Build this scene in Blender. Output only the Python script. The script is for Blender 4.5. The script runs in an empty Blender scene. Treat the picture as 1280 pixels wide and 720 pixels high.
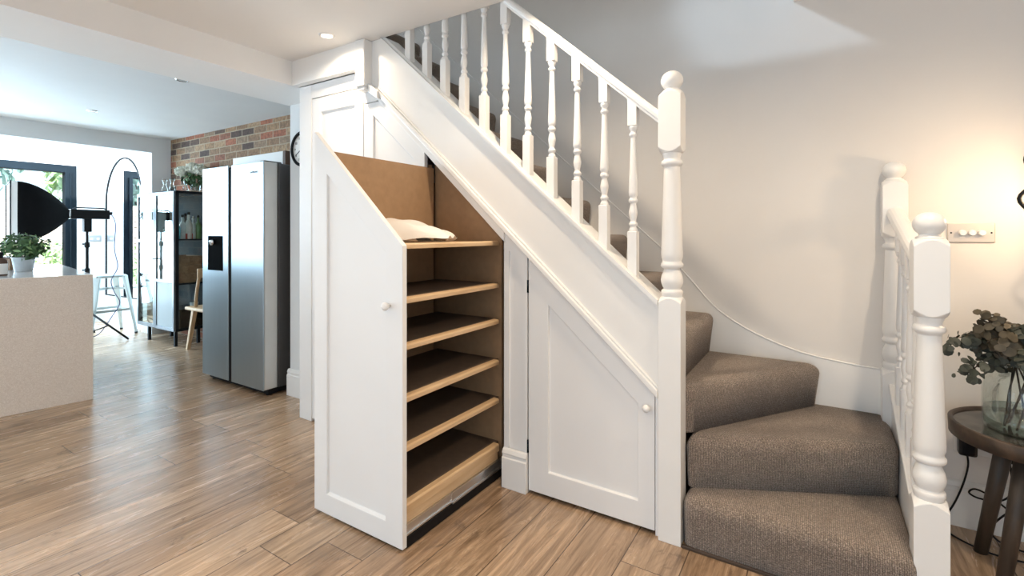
import bpy, bmesh, math, random
from mathutils import Vector, Matrix
random.seed(7)
PI = math.pi
C = bpy.context.scene.collection
rnd = random.Random(11)

# ------------------------------------------------------------------ camera
FPX = 605.6
YAW = math.atan2(382, FPX)
cam_d = bpy.data.cameras.new('camera')
cam = bpy.data.objects.new('camera', cam_d); C.objects.link(cam)
cam.location = (0, 0, 1.24)
cam.rotation_euler = (PI/2, 0, YAW)
cam_d.sensor_fit = 'HORIZONTAL'; cam_d.sensor_width = 36
cam_d.lens = FPX/1280*36
cam_d.shift_y = -69/1280
cam_d.clip_start = 0.02; cam_d.clip_end = 200
bpy.context.scene.camera = cam

# ------------------------------------------------------------------ materials
class NT:
    def __init__(s, name):
        s.m = bpy.data.materials.new(name); s.m.use_nodes = True
        s.t = s.m.node_tree; s.t.nodes.clear()
        s.out = s.n('ShaderNodeOutputMaterial')
    def n(s, typ, **kw):
        nd = s.t.nodes.new(typ)
        for k, v in kw.items():
            if k.startswith('i_'):
                key = k[2:]
                nd.inputs[int(key) if key.isdigit() else key.replace('_', ' ')].default_value = v
            else: setattr(nd, k, v)
        return nd
    def l(s, a, b): s.t.links.new(a, b)
    def math(s, op, a, b=None, c=None):
        nd = s.t.nodes.new('ShaderNodeMath'); nd.operation = op
        for i, v in enumerate((a, b, c)):
            if v is None: continue
            if isinstance(v, (int, float)): nd.inputs[i].default_value = v
            else: s.l(v, nd.inputs[i])
        return nd.outputs[0]
    def mix(s, f, a, b, mode='MIX'):
        nd = s.t.nodes.new('ShaderNodeMix'); nd.data_type = 'RGBA'; nd.blend_type = mode
        for sock, v in ((nd.inputs[0], f), (nd.inputs[6], a), (nd.inputs[7], b)):
            if isinstance(v, (int, float)): sock.default_value = v
            elif isinstance(v, tuple): sock.default_value = v if len(v) == 4 else v+(1,)
            else: s.l(v, sock)
        return nd.outputs[2]
    def ramp(s, f, stops, interp='LINEAR'):
        nd = s.t.nodes.new('ShaderNodeValToRGB'); e = nd.color_ramp.elements
        nd.color_ramp.interpolation = interp
        while len(e) < len(stops): e.new(0.5)
        for el, (p, c) in zip(e, stops):
            el.position = p; el.color = c if len(c) == 4 else c+(1,)
        s.l(f, nd.inputs[0]); return nd.outputs[0]

def mat(name, col, rough=0.5, metal=0.0, noise=0.0, nscale=8, bump=0.0, bscale=200, spec=0.5, trans=0, coat=0, emit=None, ior=1.45, stretch=None, sheen=0):
    t = NT(name)
    b = t.n('ShaderNodeBsdfPrincipled')
    b.inputs['Base Color'].default_value = col+(1,)
    b.inputs['Roughness'].default_value = rough; b.inputs['Metallic'].default_value = metal
    b.inputs['Specular IOR Level'].default_value = spec
    b.inputs['Transmission Weight'].default_value = trans
    b.inputs['Coat Weight'].default_value = coat; b.inputs['IOR'].default_value = ior
    b.inputs['Sheen Weight'].default_value = sheen
    if emit:
        b.inputs['Emission Color'].default_value = emit[0]+(1,); b.inputs['Emission Strength'].default_value = emit[1]
    tc = t.n('ShaderNodeTexCoord')
    vec = tc.outputs['Object']
    if stretch:
        mp = t.n('ShaderNodeMapping'); mp.inputs['Scale'].default_value = stretch
        t.l(vec, mp.inputs[0]); vec = mp.outputs[0]
    if noise:
        nz = t.n('ShaderNodeTexNoise', i_Scale=nscale, i_Detail=5.0)
        t.l(vec, nz.inputs['Vector'])
        dark = tuple(c*(1-noise) for c in col); lite = tuple(min(1, c*(1+noise)) for c in col)
        t.l(t.ramp(nz.outputs[0], [(0.3, dark), (0.7, lite)]), b.inputs['Base Color'])
    if bump:
        nb = t.n('ShaderNodeTexNoise', i_Scale=bscale, i_Detail=3.0)
        t.l(vec, nb.inputs['Vector'])
        bp = t.n('ShaderNodeBump', i_Strength=bump, i_Distance=0.002)
        t.l(nb.outputs[0], bp.inputs['Height']); t.l(bp.outputs[0], b.inputs['Normal'])
    t.l(b.outputs[0], t.out.inputs[0])
    return t.m

def glass_mat(name, tint=(0.95, 0.98, 0.97), refl=0.12, frost=0.0):
    t = NT(name)
    tr = t.n('ShaderNodeBsdfTransparent'); tr.inputs[0].default_value = tint+(1,)
    gl = t.n('ShaderNodeBsdfGlossy'); gl.inputs['Roughness'].default_value = 0.02 if not frost else 0.3
    lw = t.n('ShaderNodeLayerWeight', i_Blend=0.35)
    f = t.math('MULTIPLY_ADD', lw.outputs['Fresnel'], 0.35, refl*0.3)
    ms = t.n('ShaderNodeMixShader'); t.l(f, ms.inputs[0]); t.l(tr.outputs[0], ms.inputs[1]); t.l(gl.outputs[0], ms.inputs[2])
    outp = ms.outputs[0]
    if frost:
        df = t.n('ShaderNodeBsdfTranslucent'); df.inputs[0].default_value = (0.85, 0.9, 0.92, 1)
        d2 = t.n('ShaderNodeBsdfDiffuse'); d2.inputs[0].default_value = (0.8, 0.86, 0.88, 1)
        m3 = t.n('ShaderNodeMixShader', i_0=0.5); t.l(df.outputs[0], m3.inputs[1]); t.l(d2.outputs[0], m3.inputs[2])
        m2 = t.n('ShaderNodeMixShader', i_0=frost); t.l(outp, m2.inputs[1]); t.l(m3.outputs[0], m2.inputs[2]); outp = m2.outputs[0]
    t.l(outp, t.out.inputs[0])
    return t.m

def brick_mat():
    t = NT('red and buff stock brick')
    g = t.n('ShaderNodeNewGeometry'); sp = t.n('ShaderNodeSeparateXYZ'); t.l(g.outputs['Position'], sp.inputs[0])
    x, z = sp.outputs[0], sp.outputs[2]
    H, W, MJ = 0.0757, 0.228, 0.011
    wob = t.n('ShaderNodeTexNoise', i_Scale=9.0, i_Detail=2.0); t.l(g.outputs['Position'], wob.inputs['Vector'])
    wz = t.math('ADD', z, t.math('MULTIPLY', t.math('SUBTRACT', wob.outputs[0], 0.5), 0.012))
    zr = t.math('DIVIDE', wz, H); row = t.math('FLOOR', zr)
    odd = t.math('MODULO', t.math('ABSOLUTE', row), 2.0)
    xr = t.math('ADD', t.math('DIVIDE', x, W), t.math('MULTIPLY', odd, 0.5)); col = t.math('FLOOR', xr)
    cb = t.n('ShaderNodeCombineXYZ'); t.l(col, cb.inputs[0]); t.l(row, cb.inputs[1])
    wn = t.n('ShaderNodeTexWhiteNoise', noise_dimensions='3D'); t.l(cb.outputs[0], wn.inputs['Vector'])
    bc = t.ramp(wn.outputs[0], [(0, (0.27, 0.165, 0.098)), (0.20, (0.34, 0.21, 0.118)), (0.38, (0.38, 0.25, 0.148)), (0.50, (0.34, 0.125, 0.070)), (0.64, (0.27, 0.115, 0.070)), (0.74, (0.095, 0.060, 0.048)), (0.84, (0.28, 0.19, 0.125)), (0.94, (0.13, 0.082, 0.060))], 'CONSTANT')
    nz = t.n('ShaderNodeTexNoise', i_Scale=40.0, i_Detail=6.0); t.l(g.outputs['Position'], nz.inputs['Vector'])
    bc = t.mix(0.75, bc, t.ramp(nz.outputs[0], [(0.3, (0.45, 0.45, 0.45)), (0.7, (1.25, 1.2, 1.15))]), 'MULTIPLY')
    fz = t.math('FRACT', zr); fx = t.math('FRACT', xr)
    mz = t.math('LESS_THAN', fz, MJ/H); mx = t.math('LESS_THAN', fx, MJ/W)
    mort = t.math('MAXIMUM', mz, mx)
    colr = t.mix(mort, bc, t.mix(nz.outputs[0], (0.30, 0.235, 0.16), (0.42, 0.335, 0.235)))
    b = t.n('ShaderNodeBsdfPrincipled', i_Roughness=0.85); t.l(colr, b.inputs['Base Color'])
    hgt = t.math('SUBTRACT', t.math('MULTIPLY', nz.outputs[0], 0.4), mort)
    bp = t.n('ShaderNodeBump', i_Strength=0.7, i_Distance=0.008); t.l(hgt, bp.inputs['Height']); t.l(bp.outputs[0], b.inputs['Normal'])
    t.l(b.outputs[0], t.out.inputs[0]); return t.m

def floor_mat():
    t = NT('oak plank laminate')
    g = t.n('ShaderNodeNewGeometry'); sp = t.n('ShaderNodeSeparateXYZ'); t.l(g.outputs['Position'], sp.inputs[0])
    x, y = sp.outputs[0], sp.outputs[1]
    W, L = 0.2065, 1.28
    xr = t.math('DIVIDE', t.math('ADD', x, 1.045+20*W), W); row = t.math('FLOOR', xr)
    w1 = t.n('ShaderNodeTexWhiteNoise', noise_dimensions='1D'); t.l(row, w1.inputs['W'])
    yr = t.math('ADD', t.math('DIVIDE', y, L), t.math('MULTIPLY', w1.outputs[0], 7.3)); col = t.math('FLOOR', yr)
    cb = t.n('ShaderNodeCombineXYZ'); t.l(row, cb.inputs[0]); t.l(col, cb.inputs[1])
    wn = t.n('ShaderNodeTexWhiteNoise', noise_dimensions='3D'); t.l(cb.outputs[0], wn.inputs['Vector'])
    # grain coordinates shifted per plank
    sh = t.n('ShaderNodeVectorMath', operation='MULTIPLY_ADD')
    t.l(wn.outputs['Color'], sh.inputs[0]); sh.inputs[1].default_value = (13, 17, 5); t.l(g.outputs['Position'], sh.inputs[2])
    def grain(sx, sy, det, dist=0.0):
        mp = t.n('ShaderNodeMapping'); mp.inputs['Scale'].default_value = (sx, sy, 1); t.l(sh.outputs[0], mp.inputs[0])
        nz = t.n('ShaderNodeTexNoise', i_Scale=1.0, i_Detail=det, i_Roughness=0.68, i_Distortion=dist); t.l(mp.outputs[0], nz.inputs['Vector'])
        return nz.outputs[0]
    g1 = grain(8.5, 1.25, 7, 2.4); g2 = grain(85, 3.0, 4, 0.4); g3 = grain(7.5, 2.8, 4, 2.6); g4 = grain(4.2, 1.0, 3, 0.9); g5 = grain(3.6, 1.3, 5, 1.2)
    base = t.ramp(wn.outputs[0], [(0, (0.34, 0.225, 0.140)), (0.25, (0.45, 0.315, 0.205)), (0.5, (0.54, 0.39, 0.265)), (0.75, (0.38, 0.265, 0.175)), (1, (0.48, 0.33, 0.212))])
    c = t.mix(1.0, base, t.ramp(g1, [(0.26, (0.38, 0.34, 0.31)), (0.42, (0.82, 0.80, 0.78)), (0.55, (1.05, 1.05, 1.05)), (0.75, (1.32, 1.32, 1.32))]), 'MULTIPLY')
    c = t.mix(0.85, c, t.ramp(g2, [(0.3, (0.58, 0.55, 0.52)), (0.6, (1.14, 1.14, 1.14))]), 'MULTIPLY')
    c = t.mix(t.ramp(g4, [(0.45, (0, 0, 0)), (0.75, (0.55, 0.55, 0.55))]), c, (0.46, 0.34, 0.235))
    c = t.mix(0.8, c, t.ramp(g5, [(0.30, (0.52, 0.49, 0.46)), (0.46, (0.95, 0.95, 0.95)), (0.7, (1.12, 1.12, 1.12))]), 'MULTIPLY')
    wm = t.n('ShaderNodeMapping'); wm.inputs['Scale'].default_value = (1.0, 0.055, 1); t.l(sh.outputs[0], wm.inputs[0])
    wv = t.n('ShaderNodeTexWave', i_Scale=6.0, i_Distortion=8.0, i_Detail=3.0); wv.inputs['Detail Scale'].default_value = 1.3; t.l(wm.outputs[0], wv.inputs['Vector'])
    c = t.mix(0.38, c, t.ramp(wv.outputs['Fac'], [(0.0, (0.60, 0.57, 0.54)), (0.35, (0.96, 0.96, 0.96)), (1.0, (1.08, 1.08, 1.08))]), 'MULTIPLY')
    kn = t.ramp(g3, [(0.605, (0, 0, 0)), (0.71, (1, 1, 1))])
    c = t.mix(t.math('MULTIPLY', kn, 0.75), c, (0.13, 0.085, 0.055))
    fx = t.math('FRACT', xr); fy = t.math('FRACT', yr)
    seam = t.math('MAXIMUM', t.math('LESS_THAN', fx, 0.020), t.math('LESS_THAN', fy, 0.0028))
    c = t.mix(t.math('MULTIPLY', seam, 0.92), c, (0.07, 0.045, 0.03))
    b = t.n('ShaderNodeBsdfPrincipled'); t.l(c, b.inputs['Base Color'])
    t.l(t.math('MULTIPLY_ADD', g1, 0.16, 0.18), b.inputs['Roughness'])
    b.inputs['Specular IOR Level'].default_value = 0.65
    hg = t.math('SUBTRACT', t.math('MULTIPLY', g2, 0.25), seam)
    bp = t.n('ShaderNodeBump', i_Strength=0.22, i_Distance=0.003); t.l(hg, bp.inputs['Height']); t.l(bp.outputs[0], b.inputs['Normal'])
    t.l(b.outputs[0], t.out.inputs[0]); return t.m

def carpet_mat():
    t = NT('ribbed wool carpet')
    tc = t.n('ShaderNodeTexCoord')
    uv = t.n('ShaderNodeUVMap'); 
    nz = t.n('ShaderNodeTexNoise', i_Scale=260.0, i_Detail=4.0, i_Roughness=0.75); t.l(tc.outputs['Object'], nz.inputs['Vector'])
    n2 = t.n('ShaderNodeTexNoise', i_Scale=11.0, i_Detail=3.0); t.l(tc.outputs['Object'], n2.inputs['Vector'])
    sp = t.n('ShaderNodeSeparateXYZ'); t.l(uv.outputs[0], sp.inputs[0])
    rib = t.math('SINE', t.math('MULTIPLY', sp.outputs[0], 2*PI/0.0062))
    rib2 = t.math('SINE', t.math('MULTIPLY', sp.outputs[1], 2*PI/0.008))
    c = t.ramp(nz.outputs[0], [(0.25, (0.045, 0.035, 0.028)), (0.5, (0.26, 0.205, 0.165)), (0.75, (0.82, 0.67, 0.56))])
    c = t.mix(0.5, c, t.ramp(t.math('MULTIPLY_ADD', rib, 0.5, 0.5), [(0, (0.35, 0.35, 0.35)), (1, (1.4, 1.4, 1.4))]), 'MULTIPLY')
    c = t.mix(0.5, c, t.ramp(n2.outputs[0], [(0.3, (0.8, 0.8, 0.8)), (0.7, (1.15, 1.15, 1.15))]), 'MULTIPLY')
    b = t.n('ShaderNodeBsdfPrincipled', i_Roughness=0.95); t.l(c, b.inputs['Base Color'])
    b.inputs['Specular IOR Level'].default_value = 0.1; b.inputs['Sheen Weight'].default_value = 0.25
    hg = t.math('ADD', t.math('MULTIPLY', rib, 0.5), t.math('MULTIPLY_ADD', nz.outputs[0], 1.5, t.math('MULTIPLY', rib2, 0.2)))
    bp = t.n('ShaderNodeBump', i_Strength=0.8, i_Distance=0.003); t.l(hg, bp.inputs['Height']); t.l(bp.outputs[0], b.inputs['Normal'])
    t.l(b.outputs[0], t.out.inputs[0]); return t.m

def quartz_mat():
    t = NT('speckled beige quartz')
    tc = t.n('ShaderNodeTexCoord')
    v = t.n('ShaderNodeTexVoronoi', i_Scale=210.0); t.l(tc.outputs['Object'], v.inputs['Vector'])
    c = t.ramp(v.outputs['Color'], [(0, (0.64, 0.565, 0.50)), (0.5, (0.71, 0.635, 0.57)), (0.8, (0.76, 0.69, 0.63)), (1, (0.81, 0.75, 0.69))])
    b = t.n('ShaderNodeBsdfPrincipled', i_Roughness=0.3); t.l(c, b.inputs['Base Color'])
    t.l(b.outputs[0], t.out.inputs[0]); return t.m

def wood_mat(name, c0, c1, axis=0, scale=14, rough=0.5):
    t = NT(name)
    tc = t.n('ShaderNodeTexCoord'); mp = t.n('ShaderNodeMapping'); s = [scale]*3; s[axis] = scale*0.08
    mp.inputs['Scale'].default_value = s; t.l(tc.outputs['Object'], mp.inputs[0])
    nz = t.n('ShaderNodeTexNoise', i_Scale=2.0, i_Detail=6.0, i_Distortion=0.8); t.l(mp.outputs[0], nz.inputs['Vector'])
    b = t.n('ShaderNodeBsdfPrincipled', i_Roughness=rough)
    t.l(t.ramp(nz.outputs[0], [(0.3, c0), (0.7, c1)]), b.inputs['Base Color'])
    bp = t.n('ShaderNodeBump', i_Strength=0.15, i_Distance=0.002); t.l(nz.outputs[0], bp.inputs['Height']); t.l(bp.outputs[0], b.inputs['Normal'])
    t.l(b.outputs[0], t.out.inputs[0]); return t.m

M = {}
M['wall'] = mat('warm white wall emulsion', (0.74, 0.72, 0.695), 0.75, noise=0.02, nscale=3, bump=0.06, bscale=60)
M['wallk'] = mat('pale grey white wall emulsion', (0.72, 0.73, 0.73), 0.75, noise=0.015, nscale=3)
M['ceil'] = mat('white ceiling emulsion', (0.86, 0.845, 0.825), 0.8, noise=0.01, nscale=3)
M['gloss'] = mat('white satinwood paint', (0.82, 0.815, 0.80), 0.28, noise=0.012, nscale=5, bump=0.03, bscale=90)
M['cup'] = mat('white eggshell cabinet paint', (0.81, 0.81, 0.81), 0.4, noise=0.01, nscale=4, bump=0.03, bscale=120)
M['brick'] = brick_mat(); M['floor'] = floor_mat(); M['carpet'] = carpet_mat(); M['quartz'] = quartz_mat()
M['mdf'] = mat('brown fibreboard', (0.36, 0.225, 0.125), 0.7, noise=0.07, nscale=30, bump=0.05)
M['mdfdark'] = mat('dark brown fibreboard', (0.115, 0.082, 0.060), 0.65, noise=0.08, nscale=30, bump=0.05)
M['lip'] = wood_mat('pale pine lipping', (0.56, 0.37, 0.20), (0.70, 0.50, 0.30), 1, 18)
M['steel_run'] = mat('zinc plated runner steel', (0.72, 0.73, 0.74), 0.3, 1.0)
M['black'] = mat('matt black', (0.007, 0.007, 0.008), 0.6, spec=0.25, noise=0.1, nscale=40)
M['blackgloss'] = mat('gloss black plastic', (0.01, 0.01, 0.012), 0.15, noise=0.1, nscale=20)
M['blackfab'] = mat('black nylon softbox fabric', (0.004, 0.004, 0.0045), 0.75, spec=0.15, noise=0.15, nscale=20, bump=0.2, bscale=30)
M['fsteel'] = mat('brushed fridge steel', (0.38, 0.46, 0.515), 0.30, 0.9, noise=0.03, nscale=3, stretch=(40, 40, 1.0))
M['fside'] = mat('light silver fridge trim', (0.62, 0.62, 0.60), 0.38, 0.5, noise=0.02)
M['fbody'] = mat('dark grey fridge side', (0.10, 0.095, 0.092), 0.45, 0.3, noise=0.05)
M['dframe'] = mat('anthracite aluminium frame', (0.008, 0.013, 0.018), 0.7, 0.0, spec=0.08, noise=0.03)
M['cabframe'] = mat('black powder coated steel', (0.014, 0.017, 0.021), 0.6, 0.0, spec=0.2, noise=0.05)
M['glass'] = glass_mat('clear glass'); M['reed'] = glass_mat('reeded frosted glass', frost=0.6)
M['vglass'] = glass_mat('pale green vase glass', (0.965, 0.988, 0.98), 0.07)
M['mirror'] = mat('mirror silver', (0.93, 0.95, 0.96), 0.015, 1.0, noise=0.004)
M['galv'] = mat('galvanised tin', (0.68, 0.72, 0.75), 0.35, 0.5, noise=0.06, nscale=20)
M['stool'] = mat('pale metal stool paint', (0.48, 0.54, 0.54), 0.35, 0.5, noise=0.04)
M['lwood'] = wood_mat('light oak chair wood', (0.50, 0.33, 0.18), (0.68, 0.49, 0.30), 2, 12)
M['crate'] = wood_mat('rustic crate wood', (0.20, 0.11, 0.06), (0.36, 0.22, 0.13), 0, 10)
M['dwood'] = wood_mat('dark weathered table wood', (0.028, 0.018, 0.012), (0.085, 0.056, 0.038), 0, 11, 0.42)
M['dlegs'] = wood_mat('dark weathered leg wood', (0.028, 0.020, 0.015), (0.080, 0.058, 0.043), 2, 9, 0.5)
M['tabtop'] = mat('polished dark stone table top', (0.11, 0.10, 0.09), 0.10, 0.6, noise=0.8, nscale=14)
M['euc'] = mat('grey green eucalyptus leaf', (0.058, 0.066, 0.052), 0.55, noise=0.45, nscale=22)
M['euc2'] = mat('olive brown eucalyptus leaf', (0.075, 0.062, 0.040), 0.55, noise=0.4, nscale=22)
M['stem'] = mat('brown twig', (0.045, 0.030, 0.022), 0.7, noise=0.2, nscale=30)
M['leaf'] = mat('green leaf', (0.06, 0.13, 0.045), 0.5, noise=0.4, nscale=14)
M['leafl'] = mat('fresh garden leaf', (0.26, 0.40, 0.17), 0.6, noise=0.35, nscale=3)
M['leafb'] = mat('blue green tree leaf', (0.24, 0.38, 0.36), 0.6, noise=0.35, nscale=2)
M['petal'] = mat('cream hydrangea petal', (0.75, 0.76, 0.66), 0.6, noise=0.12, nscale=30)
M['fence'] = wood_mat('silvered timber fence', (0.55, 0.45, 0.38), (0.74, 0.65, 0.57), 1, 5, 0.8)
M['patio'] = mat('pale patio stone', (0.55, 0.54, 0.52), 0.8, noise=0.1, nscale=4)
M['paper'] = mat('white polythene wrap', (0.84, 0.80, 0.75), 0.35, noise=0.03, nscale=9)
M['white'] = mat('white plastic', (0.84, 0.83, 0.81), 0.3, noise=0.01)
M['chrome'] = mat('chrome', (0.75, 0.75, 0.76), 0.15, 1.0, noise=0.02)
M['nickel'] = mat('brushed nickel', (0.62, 0.56, 0.50), 0.4, 0.5, noise=0.03)
M['lens'] = mat('lit downlight lens', (1, 0.95, 0.85), 0.3, noise=0.01, emit=((1.0, 0.88, 0.70), 2.5))
M['lensoff'] = mat('unlit downlight lens', (0.55, 0.56, 0.56), 0.25, noise=0.05)
M['bulb'] = mat('glowing lamp bulb', (1, 0.9, 0.7), 0.3, noise=0.01, emit=((1.0, 0.70, 0.42), 170.0))
M['diff'] = mat('white softbox diffuser', (0.88, 0.90, 0.92), 0.7, noise=0.02)
M['clockf'] = mat('ivory clock dial', (0.80, 0.79, 0.76), 0.5, noise=0.01)
M['brownlid'] = mat('dark brown leather', (0.10, 0.055, 0.035), 0.5, noise=0.2)
BOT = [mat('bottle %s glass' % n, c, 0.08, noise=0.15, nscale=20, trans=0.25) for n, c in
       (('clear', (0.60, 0.66, 0.68)), ('blue', (0.06, 0.48, 0.66)), ('dark', (0.025, 0.03, 0.035)), ('amber', (0.50, 0.23, 0.05)), ('pale', (0.80, 0.80, 0.78)), ('green', (0.10, 0.22, 0.09)), ('red', (0.48, 0.04, 0.04)))]

# ------------------------------------------------------------------ mesh helpers
class MB:
    def __init__(s): s.v = []; s.f = []; s.sm = []
    def add(s, vs, fs, smooth=False):
        o = len(s.v); s.v += [tuple(p) for p in vs]
        s.f += [tuple(i+o for i in f) for f in fs]; s.sm += [smooth]*len(fs); return s
    def box(s, x0, x1, y0, y1, z0, z1, mtx=None):
        vs = [Vector((x, y, z)) for z in (z0, z1) for y in (y0, y1) for x in (x0, x1)]
        if mtx: vs = [mtx @ p for p in vs]
        return s.add(vs, [(0, 2, 3, 1), (4, 5, 7, 6), (0, 1, 5, 4), (2, 6, 7, 3), (0, 4, 6, 2), (1, 3, 7, 5)])
    def prism(s, poly, a0, a1, axis='y'):
        # poly of 2-D points; axis y: (x,z) extruded along y; axis x: (y,z) along x; axis z: (x,y) along z
        def P(p, a): return {'y': (p[0], a, p[1]), 'x': (a, p[0], p[1]), 'z': (p[0], p[1], a)}[axis]
        n = len(poly); vs = [P(p, a0) for p in poly]+[P(p, a1) for p in poly]
        return s.add(vs, [tuple(range(n)), tuple(range(2*n-1, n-1, -1))]+[(i, (i+1) % n, n+(i+1) % n, n+i) for i in range(n)])
    def lathe(s, prof, c, seg=24, axis=None, caps=True):
        # prof list of (r, h) along axis from c
        ax = Vector(axis or (0, 0, 1)).normalized()
        u = ax.orthogonal().normalized() if abs(ax.z) < 0.999 else Vector((1, 0, 0)); w = ax.cross(u)
        c = Vector(c); vs = []
        for r, h in prof:
            for k in range(seg):
                a = 2*PI*k/seg
                vs.append(c+ax*h+(u*math.cos(a)+w*math.sin(a))*max(r, 1e-5))
        fs = []
        for i in range(len(prof)-1):
            for k in range(seg):
                k2 = (k+1) % seg
                fs.append((i*seg+k, i*seg+k2, (i+1)*seg+k2, (i+1)*seg+k))
        s.add(vs, fs, True)
        if caps:
            o = len(s.v)-len(vs)
            s.f.append(tuple(o+k for k in range(seg-1, -1, -1))); s.f.append(tuple(o+(len(prof)-1)*seg+k for k in range(seg))); s.sm += [False, False]
        return s
    def tube(s, pts, r, seg=10, closed=False):
        pts = [Vector(p) for p in pts]; n = len(pts); rr = r if isinstance(r, (list, tuple)) else [r]*n
        vs = []; prev = None
        for i, p in enumerate(pts):
            if closed: d = pts[(i+1) % n]-pts[i-1]
            else: d = pts[min(i+1, n-1)]-pts[max(i-1, 0)]
            d.normalize()
            if prev is None: u = d.orthogonal().normalized()
            else:
                u = prev-d*prev.dot(d)
                u = u.normalized() if u.length > 1e-6 else d.orthogonal().normalized()
            prev = u; w = d.cross(u)
            for k in range(seg):
                a = 2*PI*k/seg; vs.append(p+(u*math.cos(a)+w*math.sin(a))*rr[i])
        fs = []
        for i in range(n if closed else n-1):
            j = (i+1) % n
            for k in range(seg):
                k2 = (k+1) % seg; fs.append((i*seg+k, i*seg+k2, j*seg+k2, j*seg+k))
        o = len(s.v); s.add(vs, fs, True)
        if not closed:
            s.f.append(tuple(o+k for k in range(seg-1, -1, -1))); s.f.append(tuple(o+(n-1)*seg+k for k in range(seg))); s.sm += [False, False]
        return s
    def beam(s, a, b, w, t, up=(0, 0, 1), w1=None, t1=None):
        a, b = Vector(a), Vector(b); d = (b-a).normalized(); up = Vector(up)
        u = d.cross(up)
        u = u.normalized() if u.length > 1e-4 else d.orthogonal().normalized()
        v = u.cross(d)
        w1 = w if w1 is None else w1; t1 = t if t1 is None else t1
        vs = [p+u*sx*ww/2+v*sz*tt/2 for p, ww, tt in ((a, w, t), (b, w1, t1)) for sx, sz in ((-1, -1), (1, -1), (1, 1), (-1, 1))]
        return s.add(vs, [(3, 2, 1, 0), (4, 5, 6, 7), (0, 1, 5, 4), (1, 2, 6, 5), (2, 3, 7, 6), (3, 0, 4, 7)])
    def ball(s, c, rx, ry=None, rz=None, seg=16, rings=10):
        ry = ry or rx; rz = rz or rx; c = Vector(c); vs = []; fs = []
        for i in range(1, rings):
            th = PI*i/rings
            for k in range(seg):
                a = 2*PI*k/seg; vs.append(c+Vector((rx*math.sin(th)*math.cos(a), ry*math.sin(th)*math.sin(a), -rz*math.cos(th))))
        for i in range(rings-2):
            for k in range(seg):
                k2 = (k+1) % seg; fs.append((i*seg+k, i*seg+k2, (i+1)*seg+k2, (i+1)*seg+k))
        b = len(vs); vs += [c-Vector((0, 0, rz)), c+Vector((0, 0, rz))]
        for k in range(seg):
            k2 = (k+1) % seg; fs.append((b, k2, k)); fs.append((b+1, (rings-2)*seg+k, (rings-2)*seg+k2))
        return s.add(vs, fs, True)
    def build(s, name, m, parent=None, bevel=0.0, seg=2, uvfn=None):
        me = bpy.data.meshes.new(name)
        loc = Vector((0, 0, 0))
        if parent is not None:
            q = parent
            while q is not None: loc += q.location; q = q.parent
        me.from_pydata([(Vector(p)-loc) for p in s.v], [], s.f); me.update()
        for p, sm in zip(me.polygons, s.sm): p.use_smooth = sm
        bm = bmesh.new(); bm.from_mesh(me)
        bmesh.ops.remove_doubles(bm, verts=bm.verts, dist=1e-6)
        bmesh.ops.recalc_face_normals(bm, faces=bm.faces); bm.to_mesh(me); bm.free()
        if uvfn:
            ul = me.uv_layers.new(name='UVMap')
            for poly in me.polygons:
                for li in poly.loop_indices:
                    ul.data[li].uv = uvfn(me.vertices[me.loops[li].vertex_index].co, poly.normal)
        me.materials.append(m)
        o = bpy.data.objects.new(name, me); C.objects.link(o)
        if parent is not None: o.parent = parent
        if bevel:
            bv = o.modifiers.new('edge', 'BEVEL'); bv.width = bevel; bv.segments = seg; bv.limit_method = 'ANGLE'; bv.angle_limit = math.radians(40)
            bv.harden_normals = False
        return o

def tag(o, label=None, cat=None, group=None, kind=None):
    if label: o['label'] = label
    if cat: o['category'] = cat
    if group: o['group'] = group
    if kind: o['kind'] = kind
    return o
def thing(name, loc, label, cat, group=None, rotz=0):
    o = bpy.data.objects.new(name, None); C.objects.link(o); o.location = loc
    o.empty_display_size = 0.1
    return tag(o, label, cat, group)
def struct(mb, name, m, bevel=0, parent=None):
    o = mb.build(name, m, parent, bevel)
    if parent is None: o['kind'] = 'structure'
    return o
def text_mesh(name, cu, m):
    o = bpy.data.objects.new(name+'_curve', cu); C.objects.link(o)
    bpy.context.view_layer.update()
    me = bpy.data.meshes.new_from_object(o.evaluated_get(bpy.context.evaluated_depsgraph_get()))
    bpy.data.objects.remove(o); bpy.data.curves.remove(cu)
    me.materials.clear(); me.materials.append(m)
    o = bpy.data.objects.new(name, me); C.objects.link(o); return o
def copy_tree(o, parent=None):
    c = o.copy(); C.objects.link(c)
    if parent is not None: c.parent = parent
    for ch in list(o.children): copy_tree(ch, c)
    return c
def shaker(mb, outer, inner, y0, depth, recess):
    """frame and sunk panel; outer and inner polygons (x,z) of equal count, front at y0, thickness depth (towards +y)"""
    n = len(outer); ch = 0.004
    def ins(poly, k):
        cx = sum(p[0] for p in poly)/n; cz = sum(p[1] for p in poly)/n
        return [(p[0]+(cx-p[0])*k, p[1]+(cz-p[1])*k) for p in poly]
    inner2 = ins(inner, 0.012)
    vs = [(p[0], y0, p[1]) for p in outer]+[(p[0], y0, p[1]) for p in inner]+[(p[0], y0+recess, p[1]) for p in inner2]+[(p[0], y0+depth, p[1]) for p in outer]
    fs = []
    for i in range(n):
        j = (i+1) % n
        fs += [(i, j, n+j, n+i), (n+i, n+j, 2*n+j, 2*n+i), (i, 3*n+i, 3*n+j, j)]
    fs += [tuple(2*n+i for i in range(n)), tuple(3*n+i for i in range(n-1, -1, -1))]
    return mb.add(vs, fs)

FY = 1.985          # face of the stair side
WY = 2.757          # wall behind the stair
CZ = 2.375          # ceiling
def topz(x): return 0.979+0.893*(-0.558-x)
def lowz(x): return 0.98+0.91*(-1-x)
def facz(x): return 1.191+0.929*(-1.289-x)

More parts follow.
